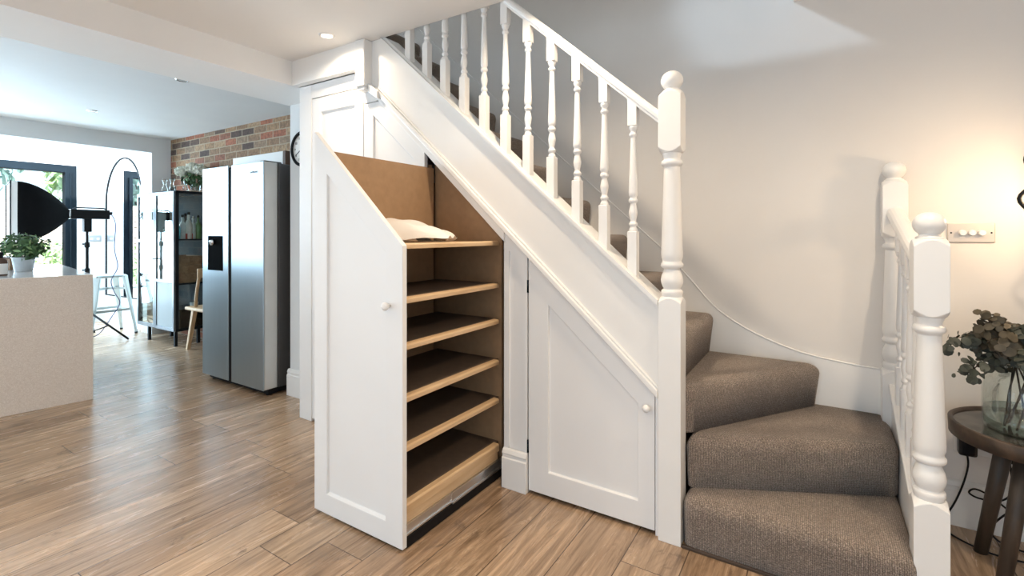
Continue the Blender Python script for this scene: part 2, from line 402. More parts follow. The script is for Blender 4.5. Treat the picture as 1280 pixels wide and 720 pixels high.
# ------------------------------------------------------------------ room shell
struct(MB().box(-8.75, 2.3, -2.75, 3.0, -0.12, 0.0), 'floor', M['floor'])
struct(MB().box(-2.95, 2.3, -2.75, FY, CZ, 2.60), 'ceiling_living', M['ceil'])
struct(MB().box(-0.10, 2.3, FY, WY, CZ, 2.60), 'ceiling_alcove', M['ceil'])
struct(MB().box(-7.17, -3.43, -2.75, 2.95, 2.40, 2.60), 'ceiling_kitchen', M['wallk'])
struct(MB().box(-3.43, -2.945, -2.75, 2.235, 2.215, 2.60), 'beam', M['ceil'])
struct(MB().box(-2.95, -2.31, 1.938, FY, 2.215, CZ), 'beam_bulkhead', M['ceil'])
struct(MB().box(-3.42, 2.3, WY, WY+0.15, 0, 4.6), 'wall_back', M['wall'])
struct(MB().box(2.2, 2.35, -2.75, WY, 0, CZ), 'wall_right', M['wall'])
struct(MB().box(-3.42, -2.945, 2.235, WY, 0, 2.45), 'wall_clock', M['wallk'])
struct(MB().box(-7.17, -3.42, 2.86, 3.0, 0, 2.42), 'wall_brick', M['brick'])
struct(MB().box(-7.17, -6.87, -2.75, 2.655, 2.217, 2.42).box(-7.17, -6.87, 2.655, 2.86, 0, 2.42), 'wall_west', M['wallk'])
# rear wall with glazed openings behind the camera
struct(MB().box(-8.75, -6.2, -2.75, -2.6, 0, 2.6).box(-4.0, -2.3, -2.75, -2.6, 0, 2.6).box(1.5, 2.3, -2.75, -2.6, 0, 2.6)
       .box(-6.2, -4.0, -2.75, -2.6, 2.1, 2.6).box(-2.3, 1.5, -2.75, -2.6, 2.15, 2.6), 'wall_rear', M['wall'])
# upstairs around the stairwell
struct(MB().box(-3.2, 2.3, -0.6, FY, 4.75, 4.9).box(-3.9, 2.3, FY, WY+0.15, 4.75, 4.9), 'ceiling_upstairs', M['ceil'])
struct(MB().box(0.6, 0.7, -0.6, WY, 2.6, 4.8), 'wall_upstairs_right', M['wall'])
struct(MB().box(-3.9, -3.75, -0.6, WY+0.15, 2.6, 4.8), 'wall_upstairs_left', M['wall'])
struct(MB().box(-3.9, -2.56, FY+0.05, WY, 2.46, 2.665), 'floor_landing', M['carpet'])
struct(MB().box(-3.9, -2.5, -0.75, -0.6, 2.6, 4.8).box(-0.9, 0.7, -0.75, -0.6, 2.6, 4.8).box(-2.5, -0.9, -0.75, -0.6, 2.6, 3.75).box(-2.5, -0.9, -0.75, -0.6, 4.3, 4.8).box(-1.7, -0.9, -0.75, -0.6, 3.75, 4.3), 'wall_upstairs_front', M['wall'])
# extension with patio glazing
struct(MB().box(-8.9, -7.17, 2.72, 2.87, 0, 2.75), 'wall_extension_side', M['wallk'])
struct(MB().box(-8.75, -8.5, 2.41, 2.72, 0, 2.75).box(-8.75, -8.5, -2.75, 2.41, 2.145, 2.75).box(-8.75, -8.5, -2.75, -1.6, 0, 2.145), 'wall_extension_end', M['wallk'])
struct(MB().box(-8.75, -8.2, -2.75, 2.87, 2.72, 2.9).box(-7.5, -7.17, -2.75, 2.87, 2.72, 2.9).box(-8.2, -7.5, -2.75, -1.5, 2.72, 2.9).box(-8.2, -7.5, 2.3, 2.87, 2.72, 2.9)
       .box(-7.2, -7.17, -2.75, 2.87, 2.4, 2.75), 'ceiling_extension', M['ceil'])

# skirting boards: plain board with a stepped moulded top
def skirt(name, x0, x1, yf, h=0.19, ends=True):
    prof = [(yf, 0), (yf, h-0.045), (yf+0.006, h-0.04), (yf+0.006, h-0.028), (yf+0.003, h-0.022), (yf+0.010, h-0.006), (yf+0.018, h), (yf+0.022, h), (yf+0.022, 0)]
    mb = MB().prism(prof, x0, x1, 'x'); struct(mb, name, M['gloss'])
skirt('baseboard_right', 0.36, 2.2, WY-0.021)
skirt('baseboard_clock', -3.435, -2.95, 2.214, 0.2)

# patio door: dark frame, sliding stiles and panes
w1 = thing('window_1', (-8.55, 0.4, 0), None, None); w1['kind'] = 'structure'
fr = MB()
for y0, y1 in ((2.29, 2.41), (0.62, 0.72), (-1.6, -1.48)): fr.box(-8.622, -8.497, y0, y1, 0, 2.1455)
fr.box(-8.62, -8.5, -1.6, 2.41, 2.045, 2.145).box(-8.62, -8.5, -1.6, 2.41, 0, 0.07)
fr.box(-8.60, -8.47, 2.335, 2.352, 0.07, 2.045)
fr.build('window_frame', M['dframe'], w1, 0.006)
MB().box(-8.57, -8.56, 0.72, 2.29, 0.07, 2.045).build('pane', M['glass'], w1)
MB().box(-8.57, -8.56, -1.48, 0.62, 0.07, 2.045).build('pane', M['glass'], w1)

# ------------------------------------------------------------------ staircase
stair = thing('staircase', (-0.1, 2.0, 0), 'staircase of brown ribbed carpet steps turning up left behind white boarded string', 'staircase')
Z = [0, 0.21, 0.42, 0.622, 0.82]+[0.82+0.205*k for k in range(1, 10)]
def step_mesh(front_top, front_bot, back, z0, z1, rad=0.032, udir=(1, 0)):
    """front edge a->b at the nosing, the same at the foot, then the rest of the outline (ccw from b)"""
    bm = bmesh.new()
    top = [bm.verts.new((p[0], p[1], z1)) for p in front_top+back]
    bot = [bm.verts.new((p[0], p[1], z0)) for p in front_bot+back]
    n = len(top)
    bm.faces.new(top); bm.faces.new(bot[::-1])
    for i in range(n): bm.faces.new((bot[i], bot[(i+1) % n], top[(i+1) % n], top[i]))
    bm.normal_update()
    es = [e for e in bm.edges if set(e.verts) in ({top[0], top[1]}, {top[1], top[2]}, {top[-1], top[0]}, {top[0], bot[0]}, {top[1], bot[1]})]
    bmesh.ops.bevel(bm, geom=es, offset=rad, segments=5, profile=0.5, affect='EDGES', clamp_overlap=True)
    bmesh.ops.triangulate(bm, faces=[f for f in bm.faces if len(f.verts) > 4])
    mb = MB(); bm.verts.index_update()
    mb.add([v.co.copy() for v in bm.verts], [tuple(v.index for v in f.verts) for f in bm.faces], True)
    bm.free()
    def uv(co, nrm):
        u = co.x*udir[0]+co.y*udir[1]; w = co.z-co.x*udir[1]+co.y*udir[0]
        return (u, w)
    o = mb.build('step', M['carpet'], stair, uvfn=uv)
    m = o.modifiers.new('flat', 'WEIGHTED_NORMAL'); m.keep_sharp = False
    return o
step_mesh([(-0.453, 1.958), (0.274, 1.958)], [(-0.453, 1.975), (0.274, 1.975)], [(0.274, 2.48), (-0.453, 2.10)], 0.004, Z[1], 0.048)
step_mesh([(-0.453, 2.012), (0.272, 2.382)], [(-0.453, 2.035), (0.272, 2.405)], [(0.272, 2.738), (-0.20, 2.738), (-0.453, 2.2)], Z[1]-0.002, Z[2], 0.048, (0.89, 0.454))
step_mesh([(-0.438, 2.035), (0.030, 2.738)], [(-0.456, 2.055), (0.008, 2.738)], [(-0.52, 2.738), (-0.52, 2.06)], Z[2]-0.002, Z[3], 0.048, (0.554, 0.832))
for k in range(4, 14):
    xf = -0.480-0.2296*(k-4); xb = xf-0.2296-0.012
    if k == 13: xb = -2.60
    ya = 2.068 if k < 6 else 2.096
    step_mesh([(xf+0.024, ya), (xf+0.024, 2.738)], [(xf, ya), (xf, 2.738)], [(xb, 2.738), (xb, ya)], Z[k-1]-0.002, Z[k], 0.042, (0, 1))
# front threshold strip under the first riser
MB().box(-0.453, 0.262, 1.966, 1.98, 0.0, 0.012).build('threshold_strip', M['dwood'], stair, 0.002)
# outer string with cap and moulding
xs0, xs1 = -2.25, -0.546
st = MB().prism([(xs1, lowz(xs1)), (xs1, topz(xs1)), (-2.122, CZ-0.001), (xs0, CZ-0.001), (xs0, lowz(xs0)+0.02)], FY, FY+0.108, 'y').build('outer_string', M['gloss'], stair)
cap = MB()
for y0, y1, a, b in ((FY-0.022, FY+0.085, -0.022, 0.0), (FY-0.014, FY+0.07, -0.034, -0.022), (FY-0.007, FY+0.055, -0.046, -0.034)):
    xe = -2.145
    cap.prism([(xs1, topz(xs1)+a), (xs1, topz(xs1)+b), (xe, min(topz(xe)+b, CZ)), (xe, topz(xe)+a)], y0, y1, 'y')
cap.build('string_cap', M['gloss'], st, 0.005)
mo = MB()
for y0, a, b in ((FY-0.020, 0.0, 0.034), (FY-0.011, 0.034, 0.05)):
    xe = -2.17
    mo.prism([(xs1, lowz(xs1)+a), (xs1, lowz(xs1)+b), (xe, lowz(xe)+b), (xe, lowz(xe)+a)], y0, FY+0.002, 'y')
mo.build('string_moulding', M['gloss'], st, 0.005)
# drop post and bracket where the string meets the ceiling
dp = MB().box(-2.312, -2.232, 1.925, 1.995, 2.10, CZ-0.001).prism([(-2.312, 2.10), (-2.232, 2.10), (-2.242, 2.078), (-2.302, 2.078)], 1.935, 1.99, 'y')
dp.prism([(-2.232, 2.12), (-2.15, 2.06), (-2.15, 2.015), (-2.232, 2.065)], 1.95, 1.99, 'y')
dp.build('drop_post', M['gloss'], st, 0.006)
# wall string: curved top, small bead
WS = [(0.262, 0.622), (0.239, 0.624), (0.164, 0.628), (0.089, 0.636), (0.01, 0.645), (-0.073, 0.661), (-0.145, 0.682), (-0.211, 0.706), (-0.265, 0.728), (-0.32, 0.755), (-0.38, 0.79), (-0.435, 0.828), (-0.475, 0.862), (-0.515, 0.906), (-0.555, 0.955), (-0.597, 1.003), (-0.68, 1.094), (-0.762, 1.175), (-2.56, 2.78), (-2.93, 2.82)]
ws = MB()
for i in range(len(WS)-1):
    (xa, za), (xb, zb) = WS[i], WS[i+1]
    ws.prism([(xa, max(0.0, za-0.75)), (xa, za), (xb, zb), (xb, max(0.0, zb-0.75))], 2.738, WY-0.001, 'y')
wso = ws.build('wall_string', M['gloss'], stair)
MB().tube([(x, 2.740, z) for x, z in WS], 0.005, 8).build('string_bead', M['gloss'], wso)

# ------------------------------------------------------------------ balusters, newels and rails
def square_turn(mb, cx, cy, w, z0, z1):
    mb.box(cx-w/2, cx+w/2, cy-w/2, cy+w/2, z0, z1)
def baluster(parent, cx, cy, zb, zt, slope, w=0.040, lower=0.175, upper=0.10, axis='x'):
    mb = MB(); h = w/2
    # square foot cut to the rake, square head cut to the rake
    def rk(d): return -slope*d
    zl = zb+lower; zu = zt-upper
    for (zlo, zhi, cutlo) in ((zb, zl, True), (zu, zt, False)):
        vs = []
        for sx, sy in ((-h, -h), (h, -h), (h, h), (-h, h)):
            d = sx if axis == 'x' else sy
            vs.append((cx+sx, cy+sy, (zlo+rk(d)-0.004) if cutlo else zlo))
        for sx, sy in ((-h, -h), (h, -h), (h, h), (-h, h)):
            d = sx if axis == 'x' else sy
            vs.append((cx+sx, cy+sy, zhi if cutlo else zhi+rk(d)+0.004))
        mb.add(vs, [(3, 2, 1, 0), (4, 5, 6, 7), (0, 1, 5, 4), (1, 2, 6, 5), (2, 3, 7, 6), (3, 0, 4, 7)])
    L = zu-zl; R = w/2
    pr = [(R*0.98, -0.004), (R*0.80, 0.012), (R*0.58, 0.020), (R*0.88, 0.027), (R*0.90, 0.034), (R*0.60, 0.041), (R*0.62, 0.050), (R*0.88, 0.075), (R*0.90, 0.085), (R*0.70, 0.105), (R*0.56, 0.118),
          (R*0.92, 0.125), (R*0.95, 0.134), (R*0.72, 0.140), (R*0.70, 0.146), (R*0.92, 0.153), (R*0.95, 0.165)]
    k0 = 0.165
    for i in range(1, 7):
        f = i/6; pr.append((R*(0.95-0.40*f), k0+(L-0.05-k0)*f))
    pr += [(R*0.55, L-0.046), (R*0.85, L-0.040), (R*0.88, L-0.033), (R*0.60, L-0.027), (R*0.62, L-0.020), (R*0.92, L-0.012), (R*0.98, L+0.004)]
    mb.lathe(pr, (cx, cy, zl), 16)
    return mb.build('baluster', M['gloss'], parent, 0.002, 1)
def newel(parent, cx, cy, ztop, zbase=0.0, w=0.089):
    mb = MB(); h = w/2; R = w/2
    zb1 = ztop-0.086; zb0 = ztop-0.335; zt0 = ztop-0.915
    # square foot and head with domed shoulders
    def sq(z0, z1, dome_top, dome_bot):
        per = []; K = 6
        for a, b in (((-1, -1), (1, -1)), ((1, -1), (1, 1)), ((1, 1), (-1, 1)), ((-1, 1), (-1, -1))):
            for i in range(K): per.append((a[0]+(b[0]-a[0])*i/K, a[1]+(b[1]-a[1])*i/K))
        n = len(per); rings = []
        drop = [1.05*h*(math.hypot(*p)-1) for p in per]
        circ = [(p[0]/math.hypot(*p)*0.93, p[1]/math.hypot(*p)*0.93) for p in per]
        if dome_bot:
            rings.append([(cx+q[0]*h, cy+q[1]*h, z0) for q in circ]); rings.append([(cx+p[0]*h, cy+p[1]*h, z0+0.004+d) for p, d in zip(per, drop)])
        else: rings.append([(cx+p[0]*h, cy+p[1]*h, z0) for p in per])
        rings.append([(cx+p[0]*h, cy+p[1]*h, z1-0.004-d) for p, d in zip(per, drop)]); rings.append([(cx+q[0]*h, cy+q[1]*h, z1) for q in circ])
        fs = []
        for i in range(len(rings)-1):
            for k in range(n): fs.append((i*n+k, i*n+(k+1) % n, (i+1)*n+(k+1) % n, (i+1)*n+k))
        fs += [tuple(range(n-1, -1, -1)), tuple((len(rings)-1)*n+k for k in range(n))]
        mb.add([p for r in rings for p in r], fs)
    sq(zbase, zt0, True, False); sq(zb0, zb1, True, True)
    L = zb0-zt0
    pr = [(R*0.86, -0.003), (R*0.90, 0.008), (R*0.95, 0.016), (R*0.92, 0.025), (R*0.72, 0.031), (R*0.84, 0.040), (R*0.95, 0.055), (R*0.97, 0.068), (R*0.90, 0.085), (R*0.74, 0.102), (R*0.66, 0.112),
          (R*0.86, 0.116), (R*0.97, 0.122), (R*0.98, 0.132), (R*0.86, 0.139), (R*0.84, 0.146), (R*0.93, 0.156), (R*0.95, 0.175)]
    for i in range(1, 9):
        f = i/8; pr.append((R*(0.95-0.24*f), 0.175+(L-0.06-0.175)*f))
    pr += [(R*0.70, L-0.056), (R*0.90, L-0.048), (R*0.97, L-0.040), (R*0.90, L-0.030), (R*0.72, L-0.025), (R*0.74, L-0.016), (R*0.84, L-0.006), (R*0.86, L+0.004)]
    mb.lathe(pr, (cx, cy, zt0), 28)
    o = mb.build('newel_post', M['gloss'], parent, 0.0022, 2)
    b = MB().lathe([(R*0.80, 0.0), (R*0.80, 0.008), (R*0.62, 0.012), (R*0.55, 0.018), (R*0.62, 0.022)], (cx, cy, zb1-0.002), 24)
    b.ball((cx, cy, ztop-0.0395), 0.0435, 0.0435, 0.0395, 24, 14)
    b.build('ball_finial', M['gloss'], o)
    return o
def rail(parent, a, b, w=0.058, t=0.05):
    """moulded handrail swept from a to b, points at its top centre line"""
    a, b = Vector(a), Vector(b); d = (b-a).normalized(); u = d.cross(Vector((0, 0, 1))).normalized()
    prof = [(-0.30, -1.0), (0.30, -1.0), (0.36, -0.78), (0.46, -0.70), (0.50, -0.45), (0.42, -0.2), (0.30, -0.06), (0.12, 0), (-0.12, 0), (-0.30, -0.06), (-0.42, -0.2), (-0.50, -0.45), (-0.46, -0.70), (-0.36, -0.78)]
    vs = [p+u*q[0]*w+Vector((0, 0, q[1]*t)) for p in (a, b) for q in prof]; n = len(prof)
    mb = MB().add(vs, [tuple(range(n-1, -1, -1)), tuple(range(n, 2*n))])
    mb.add(vs, [(i, (i+1) % n, n+(i+1) % n, n+i) for i in range(n)], False)
    return mb.build('handrail', M['gloss'], parent, 0.002, 1)
BY = 2.012
long_b = thing('balustrade', (-0.5, BY, 0), 'long white balustrade sloping up to the ceiling along the open side of the stairs', 'balustrade')
def hrz(x): return 1.738+0.893*(-0.545-x)
rail(long_b, (-0.54, BY, hrz(-0.54)), (-2.2, BY, hrz(-2.2)), 0.06, 0.055)
newel(long_b, -0.5005, 2.012, 1.897)
for k in range(11):
    x = -0.661-0.1292*k
    baluster(long_b, x, BY, topz(x), hrz(x)-0.05, 0.893)
short_b = thing('balustrade', (0.30, 2.03, 0), 'short white balustrade with two ball topped newels guarding the bottom steps beside the round table', 'balustrade')
newel(short_b, 0.3025, 2.029, 1.307)
newel(short_b, 0.285, 2.708, 1.554)
rail(short_b, (0.285, 2.67, 1.353), (0.30, 2.06, 1.150), 0.062, 0.06)
def capz(y): return 0.330+0.415*(y-2.06)
sb = MB().prism([(2.06, 0.0), (2.06, capz(2.06)-0.02), (2.70, capz(2.70)-0.02), (2.70, 0.0)], 0.272, 0.312, 'x').build('base_panel', M['gloss'], short_b)
MB().prism([(2.06, capz(2.06)-0.022), (2.06, capz(2.06)), (2.68, capz(2.68)), (2.68, capz(2.68)-0.022)], 0.262, 0.325, 'x').build('panel_cap', M['gloss'], sb, 0.005)
for y in (2.165, 2.29, 2.42, 2.555):
    zt = 1.150+(1.353-1.150)*(y-2.06)/0.61-0.056
    baluster(short_b, 0.292, y, capz(y), zt, -0.37, 0.036, 0.15, 0.10, 'y')

# ------------------------------------------------------------------ under-stairs cupboard
cup = thing('understairs_cupboard', (-1.7, FY, 0), 'white panelled cupboard built in under the sloping stair string', 'cupboard')
fr = MB().box(-2.942, -2.815, 1.99, 2.06, 0.0, 2.214).box(-2.942, -2.31, 1.992, 2.04, 2.122, 2.214)
fr.box(-2.942, -2.90, 2.06, 2.236, 0.0, 2.214)
fr.build('face_frame', M['cup'], cup, 0.003)
# pilaster between the pull-out and the low door, with its plinth
pl = MB(); xa, xb = -1.302, -1.170
shaker(pl, [(xa, 0.0), (xb, 0.0), (xb, lowz(xb)+0.01), (xa, lowz(xa)+0.01)], [(xa+0.028, 0.17), (xb-0.02, 0.17), (xb-0.02, lowz(xb)-0.085), (xa+0.028, lowz(xa)-0.10)], FY+0.006, 0.6, 0.008)
pil = pl.build('pilaster', M['cup'], cup)
prof = [(1.972, 0), (1.972, 0.145), (1.978, 0.15), (1.978, 0.162), (1.974, 0.168), (1.982, 0.184), (1.99, 0.19), (1.995, 0.19), (1.995, 0)]
MB().prism(prof, xa-0.003, xb+0.002, 'x').build('plinth', M['gloss'], pil, 0.002)
MB().prism([(-1.296, facz(-1.296)), (-1.296, lowz(-1.296)+0.01), (-2.20, lowz(-2.20)+0.01), (-2.20, 2.018), (-2.178, 2.018), (-2.170, facz(-2.170))], FY-0.006, FY+0.016, 'y').build('raked_rail', M['gloss'], cup, 0.002)
MB().box(-2.312, -2.17, 1.993, 2.03, 2.018, 2.125).build('head_rail', M['cup'], cup)
# tall door at the left
dA = MB(); shaker(dA, [(-2.812, 0.02), (-2.318, 0.02), (-2.318, 2.116), (-2.812, 2.116)], [(-2.722, 0.12), (-2.395, 0.12), (-2.395, 2.025), (-2.722, 2.025)], FY+0.008, 0.026, 0.012)
tag(dA.build('door', M['cup'], cup, 0.0015, 1), 'tall rectangular panelled door left of the pull-out unit')
dB = MB(); shaker(dB, [(-2.312, 0.02), (-1.826, 0.02), (-1.826, facz(-1.826)-0.004), (-2.178, 2.014), (-2.312, 2.014)], [(-2.232, 0.12), (-1.90, 0.12), (-1.90, 1.648), (-2.228, 1.935), (-2.232, 1.94)], FY+0.008, 0.026, 0.012)
tag(dB.build('door', M['cup'], cup, 0.0015, 1), 'panelled door with a raked top behind the pull-out unit')
# low triangular door
x0, x1 = -1.163, -0.565
dC = MB(); shaker(dC, [(x0, 0.018), (x1, 0.018), (x1, lowz(x1)-0.004), (x0, lowz(x0)-0.004)], [(-1.058, 0.125), (-0.634, 0.121), (-0.634, 0.528), (-1.058, 0.905)], FY+0.006, 0.026, 0.012)
do = tag(dC.build('door', M['cup'], cup, 0.0015, 1), 'low door with a raked top beside the newel post')
MB().lathe([(0.006, 0), (0.006, 0.014), (0.012, 0.018), (0.0155, 0.024), (0.0155, 0.030), (0.010, 0.036), (0.0, 0.038)], (-0.592, FY+0.006, 0.522), 20, (0, -1, 0)).build('knob', M['white'], do)
for z in (0.225, 0.985):
    MB().lathe([(0.005, -0.03), (0.005, 0.03)], (-1.166, FY+0.006, z), 10).build('hinge', M['dframe'], do)
# strip between door and newel, dark interior back and sides so the gaps read as a real cupboard
MB().box(-0.562, -0.545, FY+0.008, FY+0.03, 0.0, lowz(-0.55)).build('filler_strip', M['cup'], cup)
MB().box(-2.9, -0.5, 2.70, 2.715, 0.0, 0.4).prism([(-2.9, 0.4), (-0.95, 0.4), (-2.2, 1.5), (-2.9, 1.9)], 2.70, 2.715, 'y').build('carcass_back', M['mdf'], cup)
MB().box(-1.826, -1.815, 2.20, 2.70, 0.02, 1.35).box(-1.86, -1.83, 2.03, 2.06, 0.02, 1.62).build('carcass_side', M['mdf'], cup)

# ------------------------------------------------------------------ pull-out shelf unit
pu = thing('pull_out_shelf_unit', (-1.62, 1.7, 0), 'tall pull-out unit with white raked front and brown shelves drawn out under the stairs', 'drawer unit')
DF = 1.357
fo = MB(); shaker(fo, [(-1.898, 0.012), (-1.356, 0.012), (-1.356, 1.190), (-1.898, 1.692)], [(-1.812, 0.098), (-1.450, 0.098), (-1.450, 1.165), (-1.812, 1.498)], DF, 0.024, 0.012)
fobj = fo.build('front_panel', M['cup'], pu, 0.0015, 1)
MB().lathe([(0.006, 0), (0.006, 0.012), (0.012, 0.016), (0.0165, 0.023), (0.0165, 0.030), (0.010, 0.037), (0.0, 0.039)], (-1.425, DF, 0.953), 20, (0, -1, 0)).build('knob', M['white'], fobj)
MB().prism([(DF+0.024, 0.06), (2.045, 0.06), (2.045, 1.598), (1.384, 1.598)], -1.822, -1.804, 'x').build('side_panel', M['mdf'], pu)
MB().prism([(-1.822, 0.06), (-1.372, 0.06), (-1.372, 1.215), (-1.822, 1.63)], 2.075, 2.093, 'y').build('back_panel', M['mdf'], pu)
for k, zt in enumerate((1.196, 0.981, 0.798, 0.592, 0.397, 0.168)):
    low = (k == 5)
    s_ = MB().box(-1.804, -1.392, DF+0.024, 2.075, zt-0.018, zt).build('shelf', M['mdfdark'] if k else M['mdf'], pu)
    th = 0.020 if not low else 0.036
    MB().prism([(-1.400, zt-0.016), (-1.366, zt-th), (-1.366, zt-0.002), (-1.374, zt+0.003), (-1.400, zt+0.003)], DF+0.025, 2.045, 'y').build('shelf_lip', M['lip'], s_, 0.002, 1)
MB().box(-1.80, -1.360, DF+0.026, 2.06, 0.003, 0.046).build('under_drawer_shade', M['black'], pu, 0.002, 1)  # black box added to stand for the deep shade under the drawer
# base rail and telescopic runners
MB().box(-1.41, -1.372, DF+0.025, 2.04, 0.085, 0.134).build('base_rail', M['lip'], pu, 0.002, 1)
for xx in (-1.366, -1.80):
    r_ = MB().box(xx-0.004, xx+0.004, DF+0.03, 2.06, 0.050, 0.056).box(xx-0.004, xx+0.004, DF+0.03, 2.06, 0.088, 0.094).box(xx-0.006, xx-0.002, DF+0.03, 2.06, 0.05, 0.094)
    ro = r_.build('runner', M['steel_run'], pu)
    MB().box(xx-0.001, xx+0.008, 1.665, 2.10, 0.045, 0.052).box(xx-0.001, xx+0.008, 1.665, 2.10, 0.090, 0.096).box(xx-0.002, xx+0.002, 1.665, 2.10, 0.045, 0.096).build('outer_slide', M['steel_run'], ro)

# white polythene package on the top shelf
bagm = MB(); nu, nv = 26, 20; vs = []
for j in range(nv+1):
    for i in range(nu+1):
        u, v = i/nu*2-1, j/nv*2-1
        edge = max(0, 1-abs(u)**3.0)*max(0, 1-abs(v)**2.5)
        ww = 1-0.25*(u+1)/2*abs(v)
        z = 0.012+0.105*edge**0.6*(0.75-0.42*u)+0.006*math.sin(5*u+7*v)+0.005*math.sin(9*v-4*u)*edge
        if u > 0.6: z += 0.02*(u-0.6)
        vs.append((u*0.19, v*0.13*ww, z))
top = vs; bot = [(x, y, 0.002 if abs(x) < 0.18 and abs(y) < 0.11 else z-0.002) for x, y, z in vs]
Mx = Matrix.Translation((-1.622, 1.695, 1.200)) @ Matrix.Rotation(math.radians(26), 4, 'Z')
fs = []
W1 = nu+1
for j in range(nv):
    for i in range(nu): fs.append((j*W1+i, j*W1+i+1, (j+1)*W1+i+1, (j+1)*W1+i))
bagm.add([Mx @ Vector(p) for p in top], fs, True).add([Mx @ Vector(p) for p in bot], [f[::-1] for f in fs], True)
tag(bagm.build('plastic_package', M['paper']), 'crumpled white plastic wrapped package lying on the top brown shelf of the pull-out', 'package')

# ------------------------------------------------------------------ clock, switch, downlights
ck = thing('wall_clock', (-3.245, 2.235, 1.866), 'round black rimmed wall clock half hidden behind the white cupboard post', 'clock')
MB().lathe([(0.110, 0.0), (0.132, 0.0), (0.134, 0.012), (0.131, 0.026), (0.124, 0.032), (0.116, 0.030), (0.110, 0.018)], (-3.245, 2.235, 1.866), 48, (0, -1, 0), False).build('clock_rim', M['black'], ck)
dial = MB().lathe([(0.116, 0.0), (0.116, 0.014)], (-3.245, 2.235, 1.866), 48, (0, -1, 0)).build('dial', M['clockf'], ck)
for nm, ang, ln, wd in (('hour_hand', 352, 0.055, 0.009), ('minute_hand', 240, 0.090, 0.006)):
    a = math.radians(ang); d = Vector((math.sin(a), 0, math.cos(a)))
    c0 = Vector((-3.245, 2.217 if nm[0] == 'h' else 2.2145, 1.866))
    MB().beam(c0-d*0.015, c0+d*ln, wd, 0.002, (0, 1, 0), wd*0.5).build(nm, M['black'], ck)
for h in range(1, 13):
    a = math.radians(30*h); cu = bpy.data.curves.new('numeral', 'FONT'); cu.body = str(h); cu.size = 0.026; cu.align_x = 'CENTER'; cu.align_y = 'CENTER'; cu.extrude = 0.0006
    t_ = text_mesh('numeral', cu, M['black']); t_.parent = dial
    t_.location = (0.092*math.sin(a), -0.0146, 0.092*math.cos(a)); t_.rotation_euler = (PI/2, 0, 0)
sw = thing('dimmer_switch', (0.545, WY, 1.24), 'brushed metal triple dimmer switch plate on the wall left of the wall lamp', 'switch')
MB().box(0.470, 0.620, WY-0.007, WY, 1.199, 1.281).build('plate', M['nickel'], sw, 0.003)
for x in (0.517, 0.547, 0.577):
    MB().lathe([(0.012, 0.0), (0.0125, 0.004), (0.0115, 0.018), (0.010, 0.020)], (x, WY-0.007, 1.240), 20, (0, -1, 0)).build('dimmer_knob', M['white'], sw)
for x in (0.482, 0.608):
    MB().lathe([(0.0035, 0), (0.003, 0.0015)], (x, WY-0.007, 1.240), 10, (0, -1, 0)).build('screw', M['dframe'], sw)
for x, y, z, lit, lab in ((-2.388, 1.79, CZ, True, 'lit ceiling downlight in the lower ceiling above the tall cupboard door'),
                          (-4.076, 1.775, 2.40, False, 'unlit ceiling downlight in front of the fridge in the kitchen ceiling'),
                          (-5.837, 1.772, 2.40, False, 'unlit ceiling downlight nearest the bright extension in the kitchen ceiling')):
    d = thing('downlight', (x, y, z), lab, 'ceiling light', 'recessed ceiling downlights')
    MB().lathe([(0.030, -0.001), (0.034, -0.004), (0.044, -0.005), (0.047, 0.0)], (x, y, z), 32, None, False).build('trim_ring', M['chrome'] if not lit else M['white'], d)
    MB().lathe([(0.031, -0.0035), (0.031, -0.0015)], (x, y, z), 32).build('lens', M['lens'] if lit else M['lensoff'], d)

# ------------------------------------------------------------------ fridge
fg = thing('fridge_freezer', (-3.96, 2.45, 0), 'tall stainless steel double door fridge freezer standing against the brick wall', 'fridge')
fx0, fx1, fy = -4.412, -3.508, 2.075
MB().box(fx0+0.005, fx1-0.004, 2.195, 2.80, 0.05, 1.775).build('body', M['fbody'], fg, 0.006)
split = -3.985
for a, b in ((fx0, split-0.020), (split+0.026, fx1)):
    d = MB().box(a, b, fy, fy+0.008, 0.052, 1.780).build('door', M['fsteel'], fg, 0.006)
    MB().box(a+0.001, b-(0.03 if a == fx0 else 0.001), fy+0.008, fy+0.112, 0.055, 1.777).build('door_edge', M['fside'], d, 0.004)
    if a == fx0:
        dx0, dx1 = -4.320, -4.085
        ds = MB().box(dx0, dx1, fy-0.003, fy+0.002, 0.93, 1.215).build('water_dispenser', mat('black dispenser recess', (0.003, 0.003, 0.003), 0.9, spec=0.03), d, 0.004)
        MB().lathe([(0.022, 0), (0.024, 0.03), (0.016, 0.034)], ((dx0+dx1)/2-0.01, fy-0.003, 1.165), 18, (0, -1, -0.3)).build('spout', M['chrome'], ds)
    else:
        cu = bpy.data.curves.new('logo', 'FONT'); cu.body = 'SAMSUNG'; cu.size = 0.024; cu.extrude = 0.0006
        t_ = text_mesh('logo', cu, M['fbody']); t_.parent = d
        t_.location = Vector((-3.69, fy-0.0008, 1.695))-Vector(fg.location); t_.rotation_euler = (PI/2, 0, 0)
        t_.location = Vector((-3.69, fy-0.0008, 1.695))-fg.location
MB().box(split-0.041, split+0.0265, fy+0.009, fy+0.10, 0.06, 1.765).build('recessed_grip', M['black'], fg)
MB().box(fx0+0.02, fx1-0.02, fy+0.05, 2.3, 0.012, 0.05).build('kick_plate', M['black'], fg)
for x in (fx0+0.06, fx1-0.05): MB().lathe([(0.022, 0), (0.022, 0.03), (0.012, 0.05)], (x, fy+0.075, 0.0), 16).build('foot', M['black'], fg)
for x in (fx0+0.05, fx1-0.06): MB().box(x-0.03, x+0.03, 2.10, 2.24, 1.772, 1.79).build('hinge_cover', M['fbody'], fg, 0.004)
fb = thing('flat_box', (-3.9, 2.6, 1.776), 'flat white box with dark end lying on top of the fridge', 'box')
